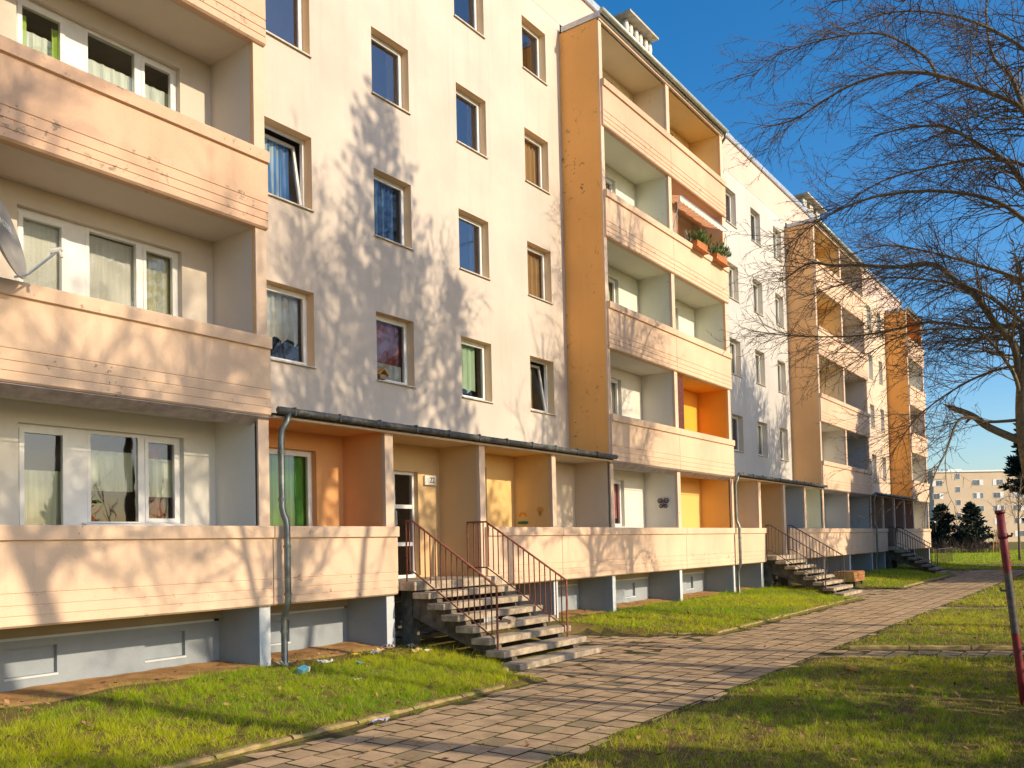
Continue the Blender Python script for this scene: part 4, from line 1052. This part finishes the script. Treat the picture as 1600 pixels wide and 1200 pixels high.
# ------------------------------------------------------------------ grass
def in_path_v(x, y):
    return np.array([in_path(a, b) for a, b in zip(x, y)])
def make_grass():
    xs, ys, hs = [], [], []
    def fill(x0, x1, y0, y1, dens):
        n = int((x1-x0)*(y1-y0)*dens); xs.append(nrg.uniform(x0, x1, n)); ys.append(nrg.uniform(y0, y1, n)); hs.append(np.full(n, dens))
    fill(2.5, 11, 7.1, 10.75, 6500); fill(3.5, 14, -0.5, 4.35, 6800)
    fill(14, 24, .3, 4.35, 2600); fill(16, 29.5, 7.1, 10.9, 1900); fill(24, 48, 1.5, 4.4, 800); fill(33, 47, 7.1, 11, 550); fill(52, 58, 5.2, 11, 260); fill(50, 110, 3.5, 24, 90)
    fill(24, 47, .8, 1.5, 300)
    x = np.concatenate(xs); y = np.concatenate(ys); dn = np.concatenate(hs)
    ang = np.degrees(np.arctan2(y, x)); keep = (ang > 2.5) & (ang < 69)
    keep &= ~((x < 59) & (y > 11.0)); x, y, dn = x[keep], y[keep], dn[keep]
    # cheap noise fields
    def fld(s, o): return np.sin(x*s+o+1.7*np.sin(y*s*.7+o*2))*np.cos(y*s*1.1-o+1.3*np.sin(x*s*.8))
    pat = .5*fld(1.1, .3)+.3*fld(3.1, 1.2)+.3*fld(7.3, 2.)
    keep = ~in_path_v(x, y)
    # the earth strip is nearly bare; right lawn is thin and worn
    strip = (y > 10.0+.35*np.sin(x*1.1)+.2*np.sin(x*2.7)) & (x < 11) | (y > 10.45+.2*np.sin(x)) & (x > 13) & (x < 47)
    keep &= ~(strip & (nrg.random(len(x)) > .07))
    tf = .5*fld(13., .7)+.35*fld(23., 2.1)+.3*fld(6.1, 4.)
    keep &= nrg.random(len(x)) < np.clip(.72+1.1*tf, .10, 1)
    worn = (y < 4.6) & (pat < .02); keep &= ~(worn & (nrg.random(len(x)) > .32)); worn2 = (y > 7) & (pat < -.3); keep &= ~(worn2 & (nrg.random(len(x)) > .5))
    bare = (np.hypot(x-11.0, y-1.0) < .9); keep &= ~(bare & (nrg.random(len(x)) > .12))
    x, y, pat, dn = x[keep], y[keep], pat[keep], dn[keep]; n = len(x)
    spill = .5*fld(9., .4)+.4*fld(21., 1.1)
    y = y+np.where(y < 4.6, 1, -1)*np.where((y < 4.6) | (y > 7.05), .24, 0)*np.clip(spill+nrg.normal(0, .35, n), -.6, 1.2)*(np.abs(np.where(y < 4.6, 4.25-y, y-7.15)) < .35)
    z = gzv(x, y)-.005
    z = np.where((x > GX0) & (x < GX1) & (y > GY0) & (y < GY1), z, 0)
    right = y < 4.6
    tuft = .5*fld(13., .7)+.35*fld(23., 2.1)+.3*fld(6.1, 4.)
    h = nrg.uniform(.018, .06, n)*(1+1.2*np.clip(tuft, -.6, 1.)); h *= np.where(nrg.random(n) > .93, 2.1, 1)
    h = np.where(y > 7, h*1.2, h)
    wd = nrg.uniform(.0024, .0046, n)*np.sqrt(5200/dn)*.85
    a = nrg.uniform(0, 2*np.pi, n); lean = nrg.uniform(.2, 1.2, n)*h; la = nrg.uniform(0, 2*np.pi, n)
    dx, dy = np.cos(a)*wd, np.sin(a)*wd
    V = np.zeros((n, 3, 3))
    V[:, 0] = np.stack([x-dx, y-dy, z], 1); V[:, 1] = np.stack([x+dx, y+dy, z], 1)
    V[:, 2] = np.stack([x+np.cos(la)*lean, y+np.sin(la)*lean, z+h], 1)
    g1 = np.array([.20, .42, .01]); g2 = np.array([.66, .67, .02]); st = np.array([.80, .58, .22]); br = np.array([.20, .13, .05])
    t = np.clip(.42+.38*fld_mix(x, y)+.25*tuft+nrg.normal(0, .2, n), 0, 1)[:, None]
    c = g1*(1-t)+g2*t
    dryp = np.where(right, .30, .11)*(1+.9*np.clip(-tuft, -.8, 1))
    dry = nrg.random(n) < dryp; c[dry] = st*nrg.uniform(.5, 1.1, (dry.sum(), 1))
    d2 = nrg.random(n) < np.where(right, .16, .06); c[d2] = br
    T = np.ones((n, 3, 4)); T[:, :, :3] = c[:, None, :]
    o = raw_mesh('grass', V.reshape(-1, 3), None, 3, 'grass', T.reshape(-1, 4)); o['kind'] = 'stuff'; o['label'] = 'short patchy winter grass on the lawns'
def fld_mix(x, y): return np.sin(x*.9+2*np.sin(y*.6))*.6+np.sin(y*2.3+x*1.7)*.4
make_grass()

# ------------------------------------------------------------------ trees
def spline(pts, n):
    P = [Vector(p) for p in pts]; out = []
    for i in range(len(P)-1):
        p0, p1, p2, p3 = P[max(i-1, 0)], P[i], P[i+1], P[min(i+2, len(P)-1)]
        for k in range(n):
            t = k/n; out.append(.5*((2*p1)+(p2-p0)*t+(2*p0-5*p1+4*p2-p3)*t*t+(3*p1-p0-3*p2+p3)*t**3))
    out.append(P[-1]); return out
def wander(p, d, L, n, r, curl=.12, droop=0., lift=0.):
    pts = [Vector(p)]; d = Vector(d).normalized()
    for i in range(n):
        d = (d+Vector((r.gauss(0, curl), r.gauss(0, curl), r.gauss(0, curl)-droop+lift))).normalized(); pts.append(pts[-1]+d*L/n)
    return pts
MINR = .0042
def sub_branch(mb, tw, p, d, L, rad, r, lvl, droop, bias=None):
    n = max(4, int(L*5)); pts = wander(p, d, L, n, r, .13 if lvl else .17, droop); N = len(pts)
    (mb if rad > .012 else tw).tube(pts, [rad*(1-.8*i/(N-1))+.0012 for i in range(N)], 5 if rad > .012 else 3, cap=False)
    if lvl == 0: return
    step = {3: .35, 2: .21, 1: .13}.get(lvl, .2); s = step*.8
    while s < L:
        t = s/L; i = min(N-2, int(t*(N-1))); q = pts[i].lerp(pts[i+1], t*(N-1)-i); dd = (pts[i+1]-pts[i]).normalized()
        perp = dd.cross(Vector((r.gauss(0, 1), r.gauss(0, 1), r.gauss(0, 1)))).normalized()
        nd = dd*r.uniform(.4, 1.0)+perp*r.uniform(.4, 1.1)+Vector((0, 0, .10))
        if bias: nd += bias*.22
        l = L*r.uniform(.25, .62)*(1-.5*t)
        if l > .07: sub_branch(mb, tw, q, nd, l, max(MINR, rad*(1-.75*t)*.6), r, lvl-1, droop*1.1, bias)
        s += step*r.uniform(.6, 1.5)
def along(pts, s):
    acc = 0
    for a, b in zip(pts[:-1], pts[1:]):
        l = (b-a).length
        if acc+l >= s: return a.lerp(b, (s-acc)/l), (b-a).normalized()
        acc += l
    return pts[-1], (pts[-1]-pts[-2]).normalized()
def plen(pts): return sum((b-a).length for a, b in zip(pts[:-1], pts[1:]))

def right_tree():
    X0 = 20.4; r = random.Random(21)
    t = thing('bare_tree', (X0, 1.8, 0), 'large bare deciduous tree with arching twigs reaching across the sky towards the facade', 'tree')
    tr = MB(); tw = MB()
    trunk = spline([(X0, 1.28, -.1), (X0, 1.42, 1.5), (X0-.02, 1.72, 3.6), (X0, 1.74, 4.9), (X0+.05, 1.5, 6.3), (X0+.1, 1.2, 9.5), (X0+.1, .9, 12.5), (X0, .7, 14.5)], 6)
    n = len(trunk); tr.tube(trunk, [.225-.03*min(1, i/6)-.16*(i/(n-1))**1.1+(.08 if i == 0 else .03 if i < 3 else 0) for i in range(n)], 14)
    tr.build('trunk', 'bark', t, smooth=True)
    limbs = {
     'La': ([(1.80, 5.0), (1.86, 5.77), (2.16, 6.24), (2.5, 6.88), (2.8, 7.21), (3.27, 7.69), (4.0, 7.77), (4.74, 7.95), (5.29, 8.04), (5.8, 8.17), (6.4, 7.86)], .10, -.5),
     'Lb': ([(1.35, 8.3), (1.57, 9.04), (1.84, 9.62), (2.16, 9.99), (2.96, 10.76), (3.69, 11.03), (4.5, 11.1)], .085, .3),
     'Lc': ([(1.2, 9.9), (1.52, 10.54), (1.86, 10.86), (3.02, 11.67), (3.85, 11.95), (4.66, 11.92), (5.31, 11.68), (5.9, 11.41), (6.59, 11.38)], .07, -.8),
     'Ld': ([(1.25, 9.6), (1.51, 10.62), (1.76, 11.58), (2.07, 12.19), (2.21, 13.07), (2.2, 14.2)], .075, .9),
     'Le': ([(3.05, 11.7), (3.26, 12.24), (3.82, 12.8), (4.21, 13.02), (4.83, 13.14), (5.54, 13.16), (6.3, 13.08), (6.81, 12.71)], .035, -.7),
     'Lg': ([(1.72, 5.6), (1.78, 6.2), (2.16, 6.25), (2.63, 6.34), (3.5, 6.63), (4.31, 6.6), (5.2, 6.63), (6.48, 6.85), (7.6, 7.18)], .06, .6),
     'Li': ([(1.77, 4.25), (2.38, 4.25), (2.88, 4.35), (3.14, 3.68), (3.34, 3.22), (3.45, 2.76)], .04, -.6),
     'Lj': ([(1.80, 4.6), (1.88, 5.18), (2.3, 5.92), (2.68, 6.13), (3.7, 6.14), (4.85, 5.58)], .05, -1.0),
     'Lk': ([(1.75, 5.3), (2.1, 5.4), (2.9, 5.2), (3.9, 4.6), (4.6, 3.7)], .04, .8),
     'Lm': ([(1.35, 8.0), (2.0, 8.7), (3.0, 9.1), (4.2, 9.2), (5.2, 8.9), (6.1, 8.3)], .06, -1.2),
     'Ln': ([(1.2, 9.2), (2.1, 9.9), (3.3, 10.2), (4.6, 10.3), (5.7, 10.0)], .05, 1.2),
     'Lo': ([(1.5, 7.0), (2.3, 7.6), (3.4, 8.3), (4.6, 8.9), (5.6, 9.0)], .05, 1.6),
     'Lp': ([(1.0, 11.2), (1.8, 12.3), (2.8, 13.2), (4.0, 13.8), (5.2, 13.9)], .05, .4),
     'Lq': ([(1.65, 6.2), (2.4, 6.9), (3.3, 7.2), (4.4, 7.3), (5.6, 7.0)], .045, -1.6),
     'R1': ([(1.6, 5.6), (.8, 6.8), (-.4, 7.7), (-1.8, 8.3)], .09, .5), 'R2': ([(1.1, 9.9), (.2, 11), (-.9, 11.8), (-2.2, 12.2)], .07, -.8), 'R3': ([(1.3, 8.4), (.4, 9.0), (-.9, 9.3), (-2.2, 9.0)], .07, -1.5),
    }
    bias = Vector((-.25, .85, -.12))
    for k, (pts, rad, dx) in limbs.items():
        m = len(pts)
        P = spline([(X0+dx*i/(m-1)*1.3, y, z) for i, (y, z) in enumerate(pts)], 5); N = len(P)
        br = MB(); br.tube(P, [.78*rad*(1-.86*i/(N-1))+.004 for i in range(N)], 8, cap=False)
        L = plen(P); s = .45
        left = pts[-1][0] > 2
        while s < L:
            q, d = along(P, s); f_ = s/L
            perp = d.cross(Vector((r.gauss(0, 1), r.gauss(0, .6), r.gauss(0, 1)))).normalized()
            nd = d*.7+perp*r.uniform(.5, 1.0)+(bias*r.uniform(.2, .9) if left else Vector((0, -.4, .1)))
            sub_branch(br, tw, q, nd, r.uniform(.9, 2.6)*(1-.35*f_), max(.0085, rad*(1-.8*f_)*.24), r, 2, .03, bias if left else None)
            s += r.uniform(.065, .175)
        br.build('limb', 'bark', t, smooth=True)
    sb = MB(); P = spline([(X0, 1.72, 3.75), (X0-.05, 2.39, 4.15), (X0-.1, 2.68, 4.42), (X0-.1, 3.07, 4.63)], 4); N = len(P)
    sb.tube(P, [.085-.03*i/(N-1) for i in range(N)], 9)
    sb.tube([P[-5], P[-5]+Vector((0, .12, -.14))], [.05, .02], 6); sb.tube([P[-1], P[-1]+Vector((-.02, .16, .10))], [.05, .006], 5)
    sb.build('broken_limb', 'bark', t, smooth=True)
    tw.build('twigs', 'twig', t)['kind'] = 'stuff'
right_tree()

def bare_shadow_tree(name, x, y, H, label, seed, spread=.5, levels=2, rad=.16, nl=9, f0=.5, minr=.008):
    global MINR
    MINR = minr
    r = random.Random(seed); t = thing(name, (x, y, 0), label, 'tree', 'bare trees on the lawn behind the viewer')
    tr = MB(); tw = MB()
    P = wander((x, y, -.1), (0, 0, 1), H, 14, r, .05); N = len(P)
    tr.tube(P, [rad*(1-.85*i/(N-1))+.01 for i in range(N)], 9)
    tr.build('trunk', 'bark', t, smooth=True)
    br = MB()
    for k in range(nl):
        s = H*(f0+(.95-f0)*k/nl); q, d = along(P, s); a = r.uniform(0, 6.283)
        nd = Vector((math.cos(a), math.sin(a), r.uniform(.8, 1.6)/max(.3, spread*2)))
        sub_branch(br, tw, q, nd, (H-s)*r.uniform(.55, .8)+.8, rad*(1-s/H)*.6+.012, r, levels, -.01)
    br.build('limbs', 'bark', t, smooth=True); tw.build('twigs', 'twig', t)['kind'] = 'stuff'
def conifer(name, x, y, H, rmax, z0, label, seed, group=None, mat='needles', dens=1., up=.35, cat='conifer', nb=None, size=.2):
    r = random.Random(seed); t = thing(name, (x, y, 0), label, cat, group)
    tr = MB(); tr.tube([(x, y, -.1), (x, y, H*.5), (x, y, H*.98)], [.02*H*.55+.04, .012*H*.5+.03, .02], 8); tr.build('trunk', 'bark', t, smooth=True)
    cr = MB(); nbr = nb or int(H*9*dens)
    for k in range(nbr):
        f_ = (k+r.random())/nbr; z = z0+(H-z0)*f_; L = rmax*(1-f_)**.8*r.uniform(.65, 1.1)+.12; a = r.uniform(0, 6.283)
        d = Vector((math.cos(a), math.sin(a), r.uniform(-.15, .1))); pts = [Vector((x, y, z))]; n = max(3, int(L/.28))
        for i in range(n):
            d = (d+Vector((r.gauss(0, .06), r.gauss(0, .06), up/n))).normalized(); pts.append(pts[-1]+d*L/n)
        cr.tube(pts, [.02*(1-i/n)+.004 for i in range(n+1)], 3, cap=False)
        for i in range(1, n+1):
            for q in range(max(1, int(5*dens))):
                c = pts[i]+Vector((r.gauss(0, .07), r.gauss(0, .07), r.gauss(0, .05))); dd = (d+Vector((r.gauss(0, .7), r.gauss(0, .7), r.gauss(.15, .5)))).normalized()
                s = dd.cross(Vector((r.gauss(0, 1), r.gauss(0, 1), r.gauss(0, 1)))).normalized(); l = r.uniform(.6, 1.3)*size
                cr.poly([c, c+dd*l*.5+s*l*.22, c+dd*l, c+dd*l*.5-s*l*.22])
    cr.build('crown', mat, t)
G1 = 'evergreens on the lawn behind the viewer'
conifer('pine_tree', 13.75, -4.2, 18.2, 2.9, 9.0, 'tall pine on the lawn behind the viewer, its shadow falling between the windows', 1, G1, dens=1.1, up=1.1, nb=150, size=.26)
conifer('pine_tree', 15.9, -4.0, 14.9, 1.5, 8.4, 'slimmer pine on the lawn behind the viewer, its shadow right of the taller one', 2, G1, dens=1.1, up=1.1, nb=95, size=.24)
conifer('spruce_tree', 5.0, -5.0, 7.6, 2.7, .4, 'young spruce behind the viewer whose shadow darkens the nearest grass', 3, G1, dens=1.2)
conifer('spruce_tree', 45.6, -3.5, 15.2, 6.8, .8, 'broad tall spruce beyond the right edge shading the far loggias', 4, G1, dens=1.6, nb=420, size=.85)
conifer('spruce_tree', 51.5, -4, 12.6, 6.0, .6, 'broad spruce farthest along beyond the right edge', 5, G1, dens=1.6, nb=380, size=.85)
conifer('spruce_tree', 56.0, -4, 10.6, 4.6, .5, 'lower spruce at the far end beyond the right edge', 6, G1, dens=1.6, nb=260, size=.7)
bare_shadow_tree('birch_tree', 11.7, -1.2, 14.6, 'slender bare birch behind the viewer shading the wall between the windows', 31, .3, 2, .12, 14, .52, .009)
bare_shadow_tree('birch_tree', 10.6, -2.4, 15.0, 'second slender birch behind the viewer close to the pine', 32, .3, 2, .11, 14, .55, .009)
bare_shadow_tree('maple_tree', 8.0, -3.6, 18.5, 'tall bare maple behind the viewer shading the nearest loggias with thick limbs', 33, .6, 2, .22, 13, .50, .010)
bare_shadow_tree('maple_tree', 10.4, -2.0, 10.8, 'bare maple behind the viewer with a thin forked trunk', 34, .55, 2, .12, 9, .5, .008)
bare_shadow_tree('maple_tree', 19.3, -3.0, 13.5, 'bare maple behind the viewer beside the lawn path', 36, .5, 2, .13, 11, .5, .009)
bare_shadow_tree('lime_tree', 35.4, -1.0, 16.0, 'bare lime tree beyond the right edge shading the white wall section', 35, .4, 2, .26, 26, .36, .026)
for q, (bx, by, bh, br_) in enumerate([(7.6, -3.2, 3.2, 1.9), (10.4, -2.8, 3.3, 2.0), (13.2, -2.8, 3.5, 2.0), (16.0, -2.6, 2.7, 1.7)]):  # bushes added out of view to throw shade over the right lawn
    conifer('added_shade_bush', bx, by, bh, br_, .1, ['unseen yew bush added to shade the right lawn, first of the row', 'unseen yew bush added to shade the right lawn, second of the row by the red post', 'unseen yew bush added to shade the right lawn, third of the row by the lawn path', 'smallest unseen yew bush added for shade, at the far end of the row'][q], 70+q, 'unseen yew bushes added to shade the right lawn', dens=1.3, nb=95, size=.26, cat='bush')
def stem_shrub(x, y, H, n, label, seed):
    r = random.Random(seed); t = thing('hazel_shrub', (x, y, 0), label, 'shrub', 'many-stemmed shrubs behind the viewer')
    for i in range(n):
        mb = MB(); p = (x+r.uniform(-.35, .35), y+r.uniform(-.3, .3), -.05); pts = wander(p, (r.gauss(0, .16), r.gauss(0, .1), 1), H*r.uniform(.7, 1), 8, r, .05)
        mb.tube(pts, [.05-.042*k/8 for k in range(9)], 6)
        for k in range(3, 9):
            for _ in range(2):
                d = (r.gauss(0, .6), r.gauss(0, .6), .8); mb.tube(wander(pts[k], d, r.uniform(.4, .9), 4, r, .15), [.016, .013, .01, .008, .005], 4, cap=False)
        mb.build('stem', 'bark', t)
stem_shrub(12.9, -1.0, 4.2, 5, 'hazel shrub behind the viewer with five stems', 81)
stem_shrub(14.6, -.8, 4.4, 6, 'hazel shrub behind the viewer with six stems beside the lawn path', 82)
stem_shrub(16.9, -.9, 4.0, 4, 'hazel shrub behind the viewer with four stems', 83)
stem_shrub(9.6, -1.6, 4.6, 4, 'four-stemmed hazel shrub nearest to the viewer', 84)

MINR = .0042
# ------------------------------------------------------------------ the far side of the lawn
t = thing('apartment_building', (200, 34.2, 0), 'pale distant apartment block with rows of small windows beyond the lawn', 'apartment building')
FX = 200.; fy0, fy1 = -70., 34.2; FH = 15.0; t.rotation_euler = (0, 0, R(40))
wz = [1.1+2.75*k for k in range(5)]
cols = []
y = 33.3
while y > -68: cols.append(y); y -= 4.45
mb = MB(); mb.box(FX, FX+12, fy0, fy1, -.1, FH); mb.build('wall', 'far_wall', t)
mb = MB(); mb.box(FX-.25, FX+12.2, fy0-.2, fy1+.2, FH, FH+.35); mb.box(FX+3, FX+4, 26, 29, FH+.35, FH+.9); mb.build('roof', 'roof_edge', t)
for i, yc in enumerate(cols):
    for k, z in enumerate(wz):
        stair = i % 4 == 1
        zz = z+(1.35 if stair else 0); w = .55 if stair else 1.15
        if zz+1.2 > FH: continue
        f_ = MB(); f_.box(FX-.06, FX-.005, yc-w, yc+w, zz, zz+1.25); o = f_.build('window', 'far_frame', t, origin=(FX, yc, zz))
        n = 1 if stair else 3
        for q in range(n):
            if n == 3 and (i+k+q) % 3 == 0: continue
            a = yc-w+.08+(2*w-.1)*q/n; b = a+(2*w-.1)/n-.08
            g = MB(); g.box(FX-.09, FX-.062, a, b, zz+.08, zz+1.17); g.build('pane', 'far_glass', o)
conifer('fir_tree', 105, 17.3, 5.0, 2.1, .3, 'dark conifer in front of the distant block, nearer the corner of the long building', 41, 'dark conifers before the distant block', 'needles_far', 1.5, .3, nb=150, size=.42)
conifer('fir_tree', 105, 14.3, 5.1, 2.0, .3, 'dark conifer in front of the distant block, beside the staked sapling', 42, 'dark conifers before the distant block', 'needles_far', 1.5, .4, nb=140, size=.42)
conifer('fir_tree', 120, 9.4, 17, 3.2, 6.5, 'tall dark conifer showing behind the trunk of the bare tree', 43, None, 'needles_far', 1.3, .5, nb=200, size=.7)
def twiggy(name, x, y, H, n, mat, label, cat, seed, group=None, spread=1.):
    r = random.Random(seed); t = thing(name, (x, y, 0), label, cat, group); mb = MB()
    for i in range(n):
        p = Vector((x+r.uniform(-.5, .5)*spread, y+r.uniform(-1, 1)*spread, 0)); d = Vector((r.gauss(0, .35), r.gauss(0, .35), 1))
        pts = wander(p, d, H*r.uniform(.6, 1), 5, r, .15); mb.tube(pts, [.02, .016, .013, .01, .008, .004], 3, cap=False)
    mb.build('stems', mat, t)
twiggy('bare_shrub', 98, 16.3, 1.9, 110, 'shrub_brown', 'reddish brown leafless shrub below the conifer nearer the long building', 'shrub', 51, 'leafless shrubs before the distant block', 1.8)
twiggy('bare_shrub', 98, 12.4, 2.1, 110, 'shrub_brown', 'reddish brown leafless shrub between the conifer and the staked sapling', 'shrub', 52, 'leafless shrubs before the distant block', 1.3)
twiggy('bare_shrub', 99, 14.0, 1.1, 60, 'shrub_brown', 'low leafless shrub between the two dark conifers', 'shrub', 53, 'leafless shrubs before the distant block', .7)
# staked sapling
t = thing('staked_sapling', (98, 11.1, 0), 'young sapling held by a tripod of pale wooden stakes', 'sapling')
for k in range(3):
    a = k*2.1+.4; mb = MB(); mb.tube([(98+math.cos(a)*.7, 11.1+math.sin(a)*.75, 0), (98+math.cos(a)*.35, 11.1+math.sin(a)*.38, 2.3)], .05, 6); mb.build('stake', 'wood_yellow', t)
mb = MB(); tw = MB(); rs = random.Random(5)
mb.tube([(98, 11.1, 0), (98, 11.1, 3), (98, 11.15, 5.5)], [.06, .045, .01], 6); mb.build('trunk', 'bark', t)
tb = MB()
for k in range(9): sub_branch(tb, tw, (98, 11.1, 2.2+k*.35), (rs.gauss(0, 1), rs.gauss(0, 1), 1.2), 1.5, .02, rs, 1, 0)
tb.v += []; tw.v and tb.v
mb2 = MB(); off = 0
for s_ in (tb, tw):
    o0 = len(mb2.v); mb2.v += s_.v; mb2.f += [tuple(q+o0 for q in f_) for f_ in s_.f]; mb2.m += s_.m
mb2.build('twigs', 'twig', t)['kind'] = 'stuff'
def small_tree(x, y, H, label, seed):
    r = random.Random(seed); t = thing('young_tree', (x, y, 0), label, 'tree'); tr = MB(); tw = MB(); br = MB()
    P = wander((x, y, -.05), (0, 0, 1), H, 10, r, .04); tr.tube(P, [.10-.09*i/10 for i in range(11)], 8); tr.build('trunk', 'bark', t, smooth=True)
    for k in range(11):
        s = H*(.42+.5*k/11); q, d = along(P, s); a = r.uniform(0, 6.28)
        sub_branch(br, tw, q, (math.cos(a), math.sin(a), .9), (H-s)*.7+.5, .025, r, 2, 0)
    br.build('limbs', 'bark', t); tw.build('twigs', 'twig', t)['kind'] = 'stuff'
small_tree(68, 6.45, 6.2, 'young bare tree with a straight trunk on the far lawn', 61)
# background wood seen between the blocks
print('script done')
